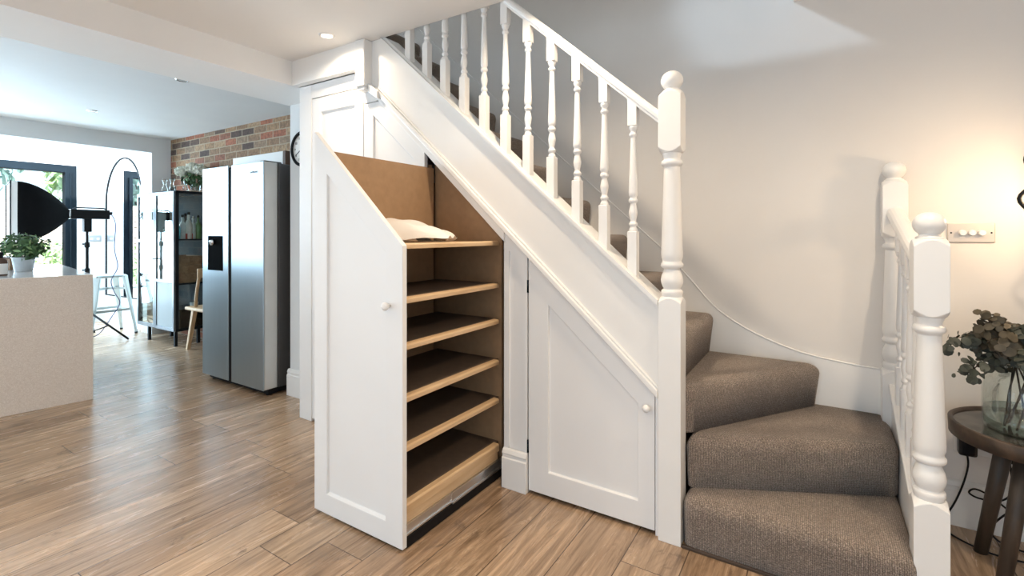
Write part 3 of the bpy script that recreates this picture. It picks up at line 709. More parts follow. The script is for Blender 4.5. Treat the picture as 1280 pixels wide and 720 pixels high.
MB().box(-4.36, -3.62, 2.30, 2.62, 1.792, 1.895).build('carton', M['white'], fb, 0.003)
MB().box(-3.62, -3.585, 2.30, 2.62, 1.776, 1.897).box(-4.37, -3.62, 2.302, 2.618, 1.776, 1.793).build('dark_end', M['brownlid'], fb, 0.003)

# ------------------------------------------------------------------ display cabinet
cb = thing('display_cabinet', (-6.33, 2.63, 0), 'black steel display cabinet with glass doors in the corner left of the fridge', 'cabinet')
cx0, cx1, cy0, cy1, cz0, cz1 = -6.788, -5.872, 2.472, 2.80, 0.165, 1.70
fm = MB(); b_ = 0.028
for x in (cx0, cx1-b_):
    for y in (cy0+0.022, cy1-b_): fm.box(x, x+b_, y, y+b_, cz0, cz1)
for z in (cz0, cz1-b_):
    fm.box(cx0, cx1, cy0+0.022, cy0+0.022+b_, z, z+b_).box(cx0, cx1, cy1-b_, cy1, z, z+b_).box(cx0, cx0+b_, cy0+0.03, cy1, z, z+b_).box(cx1-b_, cx1, cy0+0.03, cy1, z, z+b_)
fm.build('frame', M['cabframe'], cb, 0.002, 1)
MB().box(cx0+0.002, cx1-0.002, cy0+0.025, cy1, cz1-0.006, cz1).build('top_panel', M['cabframe'], cb)
MB().box(cx0+0.01, cx1-0.01, cy0+0.03, cy1-0.01, cz0+0.005, cz0+0.018).build('bottom_panel', M['cabframe'], cb)
MB().box(cx0+0.25, cx1-0.02, cy1-0.008, cy1-0.002, cz0+0.03, cz1-0.03).build('back_panel', mat('dark grey back panel', (0.06, 0.07, 0.08), 0.85, noise=0.03, spec=0.08), cb)
for z in (1.17, 0.685):
    MB().box(cx0+0.03, cx1-0.03, cy0+0.045, cy1-0.012, z-0.012, z).build('shelf', M['cabframe'], cb)
for z in (1.158, 0.671): MB().box(cx1-b_, cx1, cy0+0.045, cy1-b_, z, z+0.015).build('side_rail', M['cabframe'], cb)
MB().box(cx1-0.016, cx1-0.012, cy0+0.05, cy1-b_, cz0+b_, cz1-b_).build('side_glass', M['glass'], cb)
MB().box(cx0+0.012, cx0+0.016, cy0+0.05, cy1-b_, cz0+b_, cz1-b_).build('side_glass', M['glass'], cb)
mid = (cx0+cx1)/2
dfm = mat('grey blue door frame steel', (0.17, 0.20, 0.23), 0.35, 0.5, noise=0.04)
for i, (a, b) in enumerate(((cx0+0.002, mid-0.002), (mid+0.002, cx1-0.002))):
    d = MB(); e = 0.034
    d.box(a, a+e, cy0, cy0+0.02, cz0+0.005, cz1-0.008).box(b-e, b, cy0, cy0+0.02, cz0+0.005, cz1-0.008)
    zm = 0.69 if i else 1.13
    for z in (cz0+0.005, cz1-0.008-e, zm): d.box(a+e, b-e, cy0, cy0+0.02, z, z+e)
    do = d.build('door', dfm, cb, 0.002, 1)
    MB().box(a+e, b-e, cy0+0.008, cy0+0.011, zm+e, cz1-0.03).build('pane', M['glass'], do)
    MB().box(a+e, b-e, cy0+0.008, cy0+0.011, cz0+0.03, zm).build('pane', M['reed'] if i else M['glass'], do)
    if i == 0:
        MB().beam((mid-0.015, cy0-0.014, 0.945), (mid+0.10, cy0-0.014, 0.95), 0.012, 0.012).box(mid-0.02, mid-0.008, cy0-0.014, cy0+0.002, 0.94, 0.952).build('handle', M['black'], do)
for x, y in ((-6.56, cy0+0.04), (cx1-0.05, cy0+0.04), (-6.56, cy1-0.06), (cx1-0.05, cy1-0.06)):
    MB().box(x-0.014, x+0.014, y-0.014, y+0.014, 0.0, cz0+0.004).build('leg', M['cabframe'], cb)

def bottle(x, y, z, r, h, m, capm, label, neck=0.35, group='bottles inside the display cabinet'):
    t = thing('bottle', (x, y, z), label, 'bottle', group)
    hb = h*(1-neck)
    MB().lathe([(r*0.9, 0), (r, 0.006), (r, hb*0.85), (r*0.85, hb*0.95), (r*0.36, hb*1.12), (r*0.32, h*0.90)], (x, y, z), 14).build('glass_body', m, t)
    MB().lathe([(r*0.40, h*0.90), (r*0.40, h)], (x, y, z), 12).build('stopper', capm, t)
    return t
bl = [(-5.915, 2.525, .030, .22, 1, 'white', 'short turquoise bottle at the front corner of the cabinet top shelf'),
      (-5.935, 2.585, .034, .27, 0, 'black', 'clear black stoppered bottle beside the turquoise bottle in the cabinet'),
      (-5.920, 2.640, .036, .30, 4, 'black', 'tallest pale bottle with black stopper in the cabinet'),
      (-5.925, 2.690, .028, .26, 0, 'chrome', 'slim clear bottle with silver cap behind the tallest cabinet bottle'),
      (-5.915, 2.735, .034, .27, 5, 'black', 'green glass bottle nearest the fridge on the cabinet top shelf'),
      (-6.010, 2.560, .030, .25, 3, 'chrome', 'amber spirit bottle behind the turquoise bottle in the cabinet'),
      (-6.020, 2.650, .032, .29, 2, 'black', 'dark wine coloured bottle in the second row of the cabinet shelf'),
      (-6.015, 2.730, .030, .24, 4, 'white', 'milky pale bottle at the back of the cabinet top shelf')]
for x, y, r, h, mi, cm, lab in bl: bottle(x, y, 1.170, r, h, BOT[mi], M[cm], lab)
tag(MB().box(-5.905, -5.893, 2.600, 2.672, 1.170, 1.232).build('red_carton', BOT[6], None, 0.002), 'small red carton standing in front of the bottles on the cabinet top shelf', 'carton')
for x, lab, h in ((-6.17, 'stemmed drinking glass behind the right cabinet door nearest its hinge side', .16), (-6.25, 'tall stemmed glass in the middle of the right cabinet door', .20), (-6.21, 'small stemmed glass in front of the two taller cabinet glasses', .13)):
    y = 2.60 if h > .14 else 2.54
    g_ = MB().lathe([(0.028, 0), (0.028, 0.003), (0.005, 0.008), (0.004, h*0.45), (0.02, h*0.55), (0.031, h*0.75), (0.027, h), (0.025, h), (0.029, h*0.75), (0.018, h*0.57), (0.001, h*0.5)], (x, y, 1.170), 16)
    tag(g_.build('wine_glass', M['vglass']), lab, 'glass', 'glasses inside the display cabinet')
def crate(x0, x1, y0, y1, z0, z1, label):
    t = thing('wooden_crate', ((x0+x1)/2, (y0+y1)/2, z0), label, 'crate')
    w = 0.012
    mb = MB(); n = 3; hh = (z1-z0)/n
    for k in range(n):
        a, b = z0+k*hh+0.003, z0+(k+1)*hh-0.003
        mb.box(x0, x1, y0, y0+w, a, b).box(x0, x1, y1-w, y1, a, b).box(x0, x0+w, y0+w, y1-w, a, b).box(x1-w, x1, y0+w, y1-w, a, b)
    mb.build('slats', M['crate'], t)
    MB().box(x0+w, x1-w, y0+w, y1-w, z0, z0+0.012).build('base', M['crate'], t)
    for x in (x0+w, x1-2.2*w):
        for y in (y0+w, y1-2.2*w): MB().box(x, x+1.2*w, y, y+1.2*w, z0, z1).build('corner_post', M['crate'], t)
crate(-6.30, -5.91, 2.53, 2.78, 0.685, 0.985, 'rustic brown wooden crate on the middle shelf of the display cabinet')
crate(-6.70, -6.46, 2.54, 2.72, 0.183, 0.42, 'small wooden crate seen low behind the left cabinet door')
# crumpled paper bag standing in the small crate, white cup on the lower shelf
pb = MB(); vs = []; n = 14
for j, (w, z) in enumerate(((0.07, 0.2), (0.085, 0.34), (0.065, 0.45), (0.035, 0.49), (0.055, 0.56))):
    for k in range(n):
        a = 2*PI*k/n; q = w*(1+0.16*math.sin(3*a+j)); vs.append((-6.60+q*math.cos(a), 2.63+0.6*q*math.sin(a), z))
pb.add(vs, [(j*n+k, j*n+(k+1) % n, (j+1)*n+(k+1) % n, (j+1)*n+k) for j in range(4) for k in range(n)]+[tuple(range(n-1, -1, -1))], True)
tag(pb.build('paper_bag', mat('kraft paper', (0.62, 0.50, 0.38), 0.7, noise=0.1, nscale=12)), 'twisted kraft paper bag standing in the small crate in the cabinet', 'bag')
tag(MB().lathe([(0.025, 0), (0.036, 0.01), (0.042, 0.06), (0.039, 0.06), (0.033, 0.012), (0.0, 0.008)], (-5.93, 2.70, 0.40), 18).build('white_bowl', M['white']), 'small white bowl on a dark box at the bottom of the display cabinet', 'bowl')
dk = thing('storage_box', (-6.08, 2.66, 0.183), 'black lidded storage box on the cabinet floor', 'box')
MB().box(-6.26, -5.90, 2.54, 2.78, 0.183, 0.375).build('box_body', M['black'], dk, 0.006); MB().box(-6.265, -5.897, 2.535, 2.785, 0.372, 0.40).build('lid', M['blackgloss'], dk, 0.006)
# three small waisted vases on top, then the hydrangeas
for x, y, lab in ((-6.20, 2.52, 'waisted glass bud vase at the front left on top of the display cabinet'), (-6.05, 2.53, 'waisted glass bud vase second along on top of the display cabinet'), (-5.95, 2.62, 'waisted glass bud vase beside the hydrangeas on top of the display cabinet')):
    v = MB().lathe([(0.028, 0), (0.032, 0.02), (0.020, 0.06), (0.013, 0.08), (0.024, 0.12), (0.030, 0.14), (0.027, 0.14), (0.020, 0.12), (0.010, 0.08), (0.017, 0.06), (0.028, 0.022), (0.001, 0.006)], (x, y, 1.70), 18)
    tag(v.build('bud_vase', M['vglass']), lab, 'vase', 'bud vases on the display cabinet')

def leaves(n, centre, rad, size, rr, squash=1.0, shell=0.35, wid=0.5):
    mb = MB(); c = Vector(centre)
    for _ in range(n):
        d = Vector((rr.gauss(0, 1), rr.gauss(0, 1), rr.gauss(0, 1))).normalized()
        q = rad*(shell+(1-shell)*rr.random()**0.6)
        p = c+Vector((d.x*q, d.y*q, d.z*q*squash))
        s = size*(0.6+0.8*rr.random())
        nrm = (d+Vector((rr.gauss(0, .5), rr.gauss(0, .5), rr.gauss(0.3, .5)))).normalized()
        u = nrm.orthogonal().normalized(); u = (Matrix.Rotation(rr.random()*6.28, 3, nrm) @ u); w = nrm.cross(u)*wid
        k = nrm*s*0.18
        mb.add([p-u*s, p-u*s*0.3+w*s*0.8-k, p+u*s*0.45+w*s*0.6-k*0.6, p+u*s-k*0.5, p+u*s*0.45-w*s*0.6-k*0.6, p-u*s*0.3-w*s*0.8-k, p],
               [(0, 1, 6), (1, 2, 6), (2, 3, 6), (3, 4, 6), (4, 5, 6), (5, 0, 6)], True)
    return mb
hy = thing('hydrangea_bouquet', (-5.92, 2.72, 1.70), 'cream hydrangeas in a glass vase on top of the display cabinet', 'flowers')
MB().lathe([(0.042, 0), (0.046, 0.02), (0.050, 0.09), (0.040, 0.12), (0.046, 0.14), (0.042, 0.14), (0.036, 0.12), (0.045, 0.09), (0.040, 0.02), (0.001, 0.012)], (-5.94, 2.72, 1.70), 20).build('vase', M['vglass'], hy)
leaves(170, (-5.93, 2.715, 1.84), 0.13, 0.030, rnd, 0.75).build('leaves', M['leaf'], hy)
for bx, by, bz in ((-6.02, 2.62, 1.925), (-5.92, 2.68, 1.965), (-5.83, 2.72, 1.945), (-5.95, 2.79, 1.95)):
    leaves(260, (bx, by, bz), 0.068, 0.019, rnd, 0.8, 0.85, 0.95).build('flower_head', M['petal'], hy)
sm = MB()
for k in range(6):
    a = k*1.05; sm.tube([(-5.94+0.02*math.cos(a), 2.72+0.02*math.sin(a), 1.715), (-5.94+0.05*math.cos(a+.5), 2.715+0.05*math.sin(a+.5), 1.90)], 0.003, 6)
sm.build('stems', M['leaf'], hy)

# ------------------------------------------------------------------ wooden chair behind the fridge
ch = thing('wooden_chair', (-5.44, 2.66, 0), 'light wooden chair with splayed legs between the display cabinet and the fridge', 'chair')
MB().box(-5.675, -5.24, 2.49, 2.82, 0.425, 0.458).build('seat', M['lwood'], ch, 0.010)
for sx, sy in ((-1, -1), (1, -1), (-1, 1), (1, 1)):
    MB().beam((-5.447+sx*0.215, 2.665+sy*0.145, 0.0), (-5.447+sx*0.140, 2.665+sy*0.115, 0.43), 0.034, 0.034, (0, 1, 0), 0.044, 0.044).build('leg', M['lwood'], ch, 0.004)
for y in (2.535, 2.795):
    pts = [(-5.53+0.11*t_*t_, y, 0.45+0.40*t_) for t_ in (0, .25, .5, .75, 1)]
    MB().tube(pts, 0.016, 10).build('back_post', M['lwood'], ch)
MB().beam((-5.425, 2.50, 0.82), (-5.425, 2.83, 0.82), 0.02, 0.10).build('backrest', M['lwood'], ch, 0.008)

# ------------------------------------------------------------------ arched mirror
mr = thing('arched_mirror', (-7.83, 2.72, 0.38), 'tall arched mirror in a thin black frame on the white extension wall', 'mirror')
mx0, mx1, mzb, mzt = -8.345, -7.31, 0.385, 2.235
mw = (mx1-mx0)/2; mr.rotation_euler = (0, 0, math.radians(2.3)); mr.location.y = 2.698; mcx = (mx0+mx1)/2; mh = 0.60; mzc = mzt-mh
arc = [(mcx+mw*math.cos(PI*k/32), mzc+mh*math.sin(PI*k/32)) for k in range(33)]
out = [(mx1, mzb)]+arc+[(mx0, mzb)]
MB().prism([(p[0], p[1]) for p in out], 2.702, 2.718, 'y').build('mirror_glass', M['mirror'], mr)
MB().tube([(p[0], 2.704, p[1]) for p in out], 0.014, 8, True).build('frame', M['black'], mr)

# double sockets on the extension end wall
for y, lab in ((2.60, 'pale double socket on the white wall between patio door and mirror'),):
    s_ = thing('wall_socket', (-8.5, y, 1.16), lab, 'socket')
    MB().box(-8.5, -8.492, y-0.073, y+0.073, 1.12, 1.206).build('plate', mat('grey metal socket', (0.5, 0.52, 0.54), 0.3, 0.5, noise=0.02), s_, 0.003)
    for dy in (-0.036, 0.036): MB().box(-8.492, -8.490, y+dy-0.015, y+dy+0.015, 1.145, 1.17).build('socket_face', M['white'], s_)

# ------------------------------------------------------------------ metal stool
so = thing('metal_stool', (-7.36, 2.37, 0), 'pale metal bar stool behind the end of the kitchen island', 'stool')
sxc, syc, sz = -7.36, 2.37, 0.73
vs = []; 
MB().box(sxc-0.155, sxc+0.155, syc-0.155, syc+0.155, sz-0.035, sz).build('seat', M['stool'], so, 0.03, 4)
for a in (45, 135, 225, 315):
    ca, sa = math.cos(math.radians(a)), math.sin(math.radians(a))
    top_ = (sxc+0.19*ca, syc+0.19*sa, sz-0.012); bt = (sxc+0.315*ca, syc+0.315*sa, 0.012)
    lg = MB().beam(bt, top_, 0.032, 0.022, (ca, sa, 0.0), 0.075, 0.03).build('leg', M['stool'], so, 0.006)
    MB().lathe([(0.016, 0), (0.018, 0.02)], (bt[0], bt[1], 0.0), 10).build('rubber_foot', M['black'], lg)
for zz, q in ((0.30, 0.255),):
    for k in range(4):
        a0, a1 = math.radians(45+90*k), math.radians(135+90*k)
        MB().beam((sxc+q*math.cos(a0), syc+q*math.sin(a0), zz), (sxc+q*math.cos(a1), syc+q*math.sin(a1), zz), 0.01, 0.028).build('stretcher', M['stool'], so)
for k in range(2):
    a0 = math.radians(45+90*k); q = 0.215
    MB().beam((sxc+q*math.cos(a0), syc+q*math.sin(a0), 0.56), (sxc-q*math.cos(a0), syc-q*math.sin(a0), 0.56), 0.006, 0.024).build('cross_brace', M['stool'], so)

# ------------------------------------------------------------------ studio light
sl = thing('studio_light', (-7.12, 2.11, 0), 'black studio light with softbox on a tripod stand beyond the kitchen island', 'studio light')
fc = Vector((-7.21, 1.535, 1.452)); nrm = Vector((-0.151, -0.988, 0.0)); side = Vector((-0.988, 0.151, 0)); up = Vector((0, 0, 1))
def sq_ring(c, hw, hh, k=5):
    pts = []
    for (sx, sy), (ex, ey) in (((-1, -1), (1, -1)), ((1, -1), (1, 1)), ((1, 1), (-1, 1)), ((-1, 1), (-1, -1))):
        for i in range(k):
            t_ = i/k; a = sx+(ex-sx)*t_; b = sy+(ey-sy)*t_
            bow = 1-0.05*(1-(2*t_-1)**2)
            if sx == ex: a *= bow
            else: b *= bow
            pts.append(c+side*a*hw+up*b*hh)
    return pts
rings = []
Ls = 0.43
for i in range(13):
    t_ = i/12; k = 0.14+0.86*(1-t_**1.8)
    rings.append(sq_ring(fc-nrm*Ls*t_, 0.325*k, 0.315*k))
n = len(rings[0]); sbx = MB()
sbx.add([p for r in rings for p in r], [(i*n+k, i*n+(k+1) % n, (i+1)*n+(k+1) % n, (i+1)*n+k) for i in range(12) for k in range(n)], True)
lipr = sq_ring(fc+nrm*0.05, 0.325, 0.315)
so_ = sbx.build('softbox', M['blackfab'], sl)
MB().add(lipr+rings[0], [(k, (k+1) % n, n+(k+1) % n, n+k) for k in range(n)], False).build('softbox_lip', M['white'], so_)
rim = sq_ring(fc+nrm*0.05, 0.327, 0.317)
MB().tube(rim, 0.006, 6, True).build('rim_piping', M['black'], so_)
df = sq_ring(fc+nrm*0.004, 0.318, 0.308)
MB().add(df+[p-nrm*0.004 for p in df], [tuple(range(n)), tuple(range(2*n-1, n-1, -1))]+[(k, (k+1) % n, n+(k+1) % n, n+k) for k in range(n)]).build('diffuser', M['diff'], so_)
h0 = fc-nrm*(Ls-0.01)
MB().lathe([(0.050, 0.0), (0.056, 0.004), (0.056, 0.018), (0.05, 0.022)], h0, 24, -nrm).build('speed_ring', M['chrome'], sl)
hd = MB(); a_, b_ = h0-nrm*0.02, h0-nrm*0.36
hd.beam(a_, b_, 0.10, 0.105); hd.tube([a_-nrm*0.02+up*0.055, a_-nrm*0.05+up*0.075, b_+nrm*0.05+up*0.075, b_+nrm*0.02+up*0.055], 0.008, 8)
ho = hd.build('lamp_head', M['black'], sl, 0.010)
MB().lathe([(0.014, 0), (0.016, 0.03)], b_+up*0.02, 12, -nrm).build('dial_knob', M['black'], ho)
MB().box(-7.155, -7.085, 2.075, 2.145, 1.25, 1.40).build('tilt_bracket', M['black'], sl, 0.006)
pole = MB().tube([(-7.12, 2.11, 0.30), (-7.12, 2.11, 0.78)], 0.017, 12).tube([(-7.12, 2.11, 0.78), (-7.12, 2.11, 1.10)], 0.0145, 12).tube([(-7.12, 2.11, 1.10), (-7.12, 2.11, 1.28)], 0.012, 12).build('pole', M['black'], sl)
for z in (0.80, 1.10):
    MB().lathe([(0.024, -0.03), (0.026, 0.0), (0.024, 0.03)], (-7.12, 2.11, z), 14).build('collar', M['black'], pole)
    MB().tube([(-7.12, 2.11, z), (-7.165, 2.085, z+0.01)], [0.006, 0.012], 8).build('clamp_knob', M['black'], pole)
for k, a in enumerate((35, 155, 275)):
    ca, sa = math.cos(math.radians(a)), math.sin(math.radians(a))
    lg = MB().tube([(-7.12+0.02*ca, 2.11+0.02*sa, 0.33), (-7.12+0.46*ca, 2.11+0.46*sa, 0.012)], 0.011, 8).build('leg', M['black'], sl)
    MB().tube([(-7.12+0.02*ca, 2.11+0.02*sa, 0.09), (-7.12+0.24*ca, 2.11+0.24*sa, 0.168)], 0.007, 8).build('brace', M['black'], lg)
cp = [b_+up*0.0, b_-nrm*0.03-up*0.01, b_-nrm*0.06-up*0.12, b_-nrm*0.05-up*0.40, b_-nrm*0.08-up*0.62, b_-nrm*0.02-up*0.78, b_-nrm*0.05-up*0.92, b_-nrm*0.10-up*1.05, b_-nrm*0.03-up*1.2, Vector((-7.1, 2.2, 0.05)), Vector((-7.3, 2.1, 0.01))]
def smooth(pts, n=6):
    pts = [Vector(p) for p in pts]; o = []
    for i in range(len(pts)-1):
        p0, p1, p2, p3 = pts[max(i-1, 0)], pts[i], pts[i+1], pts[min(i+2, len(pts)-1)]
        for k in range(n):
            t_ = k/n; o.append(0.5*((2*p1)+(p2-p0)*t_+(2*p0-5*p1+4*p2-p3)*t_*t_+(3*p1-p0-3*p2+p3)*t_**3))
    return o+[pts[-1]]
MB().tube(smooth(cp), 0.005, 6).build('power_cable', mat('dark blue cable', (0.05, 0.05, 0.14), 0.5, noise=0.05), sl)

# ------------------------------------------------------------------ kitchen island and what stands on it
isl = thing('kitchen_island', (-4.57, 1.39, 0), 'beige speckled stone kitchen island at the left edge of the room', 'kitchen island')
isl.rotation_euler = (0, 0, -math.radians(9))
def local(mb, name, m, bevel=0):   # mesh given in the island's own frame
    mb.v = [tuple(Vector(p)+isl.location) for p in mb.v]
    return mb.build(name, m, isl, bevel)
local(MB().box(-1.75, -0.02, -1.9, -0.02, 0.0, 0.90), 'carcass', mat('pale island cabinet', (0.60, 0.56, 0.52), 0.5, noise=0.02))
local(MB().box(-0.02, 0.0, -1.95, 0.0, 0.0, 0.93), 'end_panel', M['quartz'], 0.002)
local(MB().box(-1.80, -0.02, -1.95, 0.0, 0.905, 0.93), 'worktop', mat('pale polished quartz worktop', (0.62, 0.62, 0.62), 0.12, noise=0.04, nscale=60), 0.003)
pp = thing('potted_plant', (-5.40, 1.20, 0.93), 'leafy green plant in a tin pot on the kitchen island', 'plant')
MB().lathe([(0.052, 0), (0.055, 0.004), (0.070, 0.105), (0.074, 0.108), (0.074, 0.116), (0.068, 0.116), (0.064, 0.09)], (-5.40, 1.20, 0.93), 28, None, False).build('pot', M['galv'], pp)
MB().lathe([(0.05, 0.0), (0.064, 0.095)], (-5.40, 1.20, 0.931), 24).build('soil', M['stem'], pp)
leaves(420, (-5.40, 1.20, 1.13), 0.17, 0.026, rnd, 0.62, 0.2).build('leaves', M['leaf'], pp)
leaves(60, (-5.40, 1.20, 1.14), 0.17, 0.022, rnd, 0.6, 0.7).build('pale_leaves', M['leafl'], pp)
sm = MB()
for k in range(12):
    a = k*0.52; sm.tube([(-5.40, 1.20, 1.02), (-5.40+0.12*math.cos(a), 1.20+0.12*math.sin(a), 1.13+0.03*math.sin(3*a))], 0.003, 5)
sm.build('stems', M['stem'], pp)
bt = thing('bottle', (-4.98, 0.985, 0.93), 'pale label bottle with dark cap at the left edge of the island top', 'bottle')
MB().lathe([(0.036, 0), (0.038, 0.005), (0.038, 0.10), (0.030, 0.118), (0.014, 0.13)], (-4.98, 0.985, 0.93), 18).build('glass_body', M['brownlid'], bt)
MB().lathe([(0.0385, 0.012), (0.0385, 0.088)], (-4.98, 0.985, 0.93), 18, None, False).build('paper_label', M['clockf'], bt)
MB().lathe([(0.014, 0.128), (0.015, 0.165), (0.010, 0.172)], (-4.98, 0.985, 0.93), 14).build('cap', M['black'], bt)
wb = thing('wooden_box', (-5.80, 1.22, 0.93), 'small dark wooden box behind the tin pot on the island', 'box')
Mb = Matrix.Translation((-5.80, 1.19, 0.93)) @ Matrix.Rotation(math.radians(25), 4, 'Z')
MB().box(-0.12, 0.12, -0.07, 0.07, 0.0, 0.095, Mb).build('box_body', M['crate'], wb, 0.004)
MB().box(-0.125, 0.125, -0.075, 0.075, 0.095, 0.110, Mb).build('lid', M['brownlid'], wb, 0.004)

# ------------------------------------------------------------------ side table, vase, eucalyptus
TX, TY, TZ, TR = 0.682, 2.495, 0.52, 0.25
tb = thing('side_table', (TX, TY, 0), 'small round dark wood side table by the wall right of the stairs', 'side table')
MB().lathe([(TR-0.012, TZ-0.052), (TR, TZ-0.048), (TR+0.002, TZ+0.004), (TR-0.004, TZ+0.008), (TR-0.012, TZ+0.006), (TR-0.014, TZ-0.004)], (TX, TY, 0), 64, None, False).build('rim', M['dwood'], tb)
MB().lathe([(TR-0.013, TZ-0.050), (TR-0.013, TZ-0.002)], (TX, TY, 0), 64).build('table_top', M['tabtop'], tb)
for a, b in (((0.536, 2.565, 0.0), (0.585, 2.475, TZ-0.05)), ((0.546, 2.343, 0.0), (0.618, 2.400, TZ-0.05)), ((0.90, 2.46, 0.0), (0.80, 2.48, TZ-0.05))):
    MB().tube([a, b], [0.021, 0.027], 18).build('leg', M['dlegs'], tb)
VX, VY = 0.640, 2.470
vs_ = thing('glass_vase', (VX, VY, TZ), 'wide clear glass vase holding eucalyptus on the round side table', 'vase')
pr = [(0.105, 0.0), (0.117, 0.008), (0.120, 0.03), (0.120, 0.155), (0.112, 0.185), (0.088, 0.212), (0.070, 0.232), (0.072, 0.255)]
MB().lathe(pr+[(r-0.004, h) for r, h in pr[::-1][:-1]]+[(0.09, 0.006)], (VX, VY, TZ-0.002), 40).build('vase_glass', M['vglass'], vs_)
MB().lathe([(0.10, 0.007), (0.114, 0.02), (0.115, 0.075)], (VX, VY, TZ), 32).build('water', glass_mat('vase water', (0.86, 0.92, 0.89), 0.3), vs_)
# each eucalyptus stem is a thing with its own leaves
def disc(mb, p, nrm, s, rr):
    u = nrm.orthogonal().normalized(); u = Matrix.Rotation(rr.random()*6.28, 3, nrm) @ u; w = nrm.cross(u)
    n = 8; pts = [p]+[p+(u*math.cos(2*PI*k/n)*1.12+w*math.sin(2*PI*k/n)*0.92)*s-nrm*s*0.16*(1+math.cos(2*PI*k/n*2))*0.5 for k in range(n)]
    mb.add(pts, [(0, 1+k, 1+(k+1) % n) for k in range(n)], True)
rr = random.Random(5)
tips = [((0.425, 2.40, 0.83), 'eucalyptus stem reaching furthest left towards the near newel', 0), ((0.46, 2.36, 0.735), 'drooping eucalyptus stem hanging over the left side of the vase', 0), ((0.515, 2.36, 0.93), 'upright eucalyptus stem above the left side of the vase', 1),
        ((0.545, 2.34, 0.85), 'short leafy eucalyptus stem at the left front of the bunch', 1), ((0.60, 2.30, 0.80), 'front eucalyptus stem leaning out towards the room', 0), ((0.50, 2.45, 0.85), 'eucalyptus stem behind the leftmost stem', 1),
        ((0.60, 2.40, 0.88), 'eucalyptus stem standing in the middle of the bunch', 0), ((0.655, 2.38, 0.86), 'eucalyptus stem rising right of the middle of the bunch', 0), ((0.66, 2.34, 0.93), 'eucalyptus stem at the right picture edge with bluish leaves', 0), ((0.70, 2.40, 0.83), 'low eucalyptus stem at the right picture edge', 1), ((0.57, 2.46, 0.90), 'eucalyptus stem at the back of the bunch near the wall', 1)]
for k, (tip, lab, mi) in enumerate(tips):
    a = k*0.9; base = Vector((VX-0.05*math.cos(a)*1.2, VY+0.055*math.sin(a), TZ+0.012)); tip = Vector(tip)
    neck = Vector((VX+0.035*math.cos(2.2+a*0.7), VY+0.035*math.sin(2.2+a*0.7), TZ+0.245))
    neck = neck+(tip-neck)*0.05
    pts = smooth([base, base+(neck-base)*0.5, neck, neck+(tip-neck)*0.5+Vector((0, 0, 0.03)), tip], 8)
    et = thing('eucalyptus_stem', base, lab, 'eucalyptus', 'eucalyptus stems in the vase')
    MB().tube(pts, [0.0035-0.0018*i/len(pts) for i in range(len(pts))], 6).build('twig', M['stem'], et)
    lv = MB(); start = int(len(pts)*0.52)
    for i in range(start, len(pts)):
        for s_ in range(6):
            d = Vector((rr.gauss(0, 1), rr.gauss(0, 1), rr.gauss(0, 0.8))).normalized()
            sz = 0.0150*(0.55+0.7*rr.random())
            disc(lv, pts[i]+d*(0.018+0.032*rr.random()), (d*0.6+Vector((rr.gauss(0, .5), -0.5+rr.gauss(0, .4), rr.gauss(0.4, .5)))).normalized(), sz, rr)
    lv.build('leaves', M['euc2'] if mi else M['euc'], et)

# ------------------------------------------------------------------ sockets, plugs and cables under the table
sk = thing('wall_socket', (0.56, WY, 0.36), 'white double wall socket hidden behind the round side table', 'socket')
MB().box(0.49, 0.70, WY-0.010, WY, 0.31, 0.40).build('plate', M['white'], sk, 0.004)
def plug(x, label, pts):
    t = thing('power_plug', (x, WY-0.01, 0.345), label, 'plug')
    MB().box(x-0.030, x+0.030, WY-0.055, WY-0.010, 0.312, 0.385).build('plug_body', M['blackgloss'], t, 0.010, 3)
    MB().tube(smooth(pts, 8), 0.0035, 8).build('cable', M['black'], t)
plug(0.528, 'black plug nearest the newel under the round table, cable hanging to the floor', [(0.528, WY-0.035, 0.315), (0.530, WY-0.037, 0.27), (0.515, WY-0.045, 0.20), (0.488, WY-0.055, 0.12), (0.455, WY-0.06, 0.04), (0.45, WY-0.09, 0.006), (0.50, WY-0.16, 0.006), (0.58, WY-0.20, 0.006), (0.72, WY-0.19, 0.006), (0.85, WY-0.16, 0.006)])
plug(0.655, 'black plug further right under the round table, cable looped above the skirting', [(0.655, WY-0.035, 0.315), (0.66, WY-0.04, 0.25), (0.655, WY-0.045, 0.19), (0.62, WY-0.05, 0.155), (0.56, WY-0.052, 0.15), (0.53, WY-0.052, 0.165), (0.55, WY-0.052, 0.185), (0.60, WY-0.05, 0.165), (0.66, WY-0.055, 0.12), (0.70, WY-0.06, 0.13), (0.72, WY-0.06, 0.17), (0.70, WY-0.06, 0.20), (0.67, WY-0.055, 0.15), (0.60, WY-0.065, 0.06), (0.61, WY-0.08, 0.008), (0.70, WY-0.12, 0.006), (0.80, WY-0.10, 0.006)])

# ------------------------------------------------------------------ wall lamp at the right edge
LX, LY, LZ = 0.752, 2.45, 1.374
lp = thing('wall_lamp', (LX, WY, LZ), 'black angular cage wall lamp glowing at the right edge above the side table', 'lamp')
def rhomb(ax):
    c = Vector((LX, LY, LZ)); pts = []
    corners = [c-ax*0.150+up*0.0-up*0.010, c+up*0.135, c+ax*0.150-up*0.010, c-up*0.19]
    for i in range(4):
        p, q, r_ = corners[i-1], corners[i], corners[(i+1) % 4]
        for t_ in (0, .25, .5, .75, 1):
            a = q+(p-q).normalized()*0.035; b = q+(r_-q).normalized()*0.035
            pts.append((1-t_)**2*a+2*t_*(1-t_)*q+t_**2*b)
    return pts
MB().tube(rhomb(Vector((1, 0, 0))), 0.0065, 8, True).build('cage_loop', M['black'], lp)
MB().tube(rhomb(Vector((0, 0.8, 0))), 0.0065, 8, True).build('cage_loop', M['black'], lp)
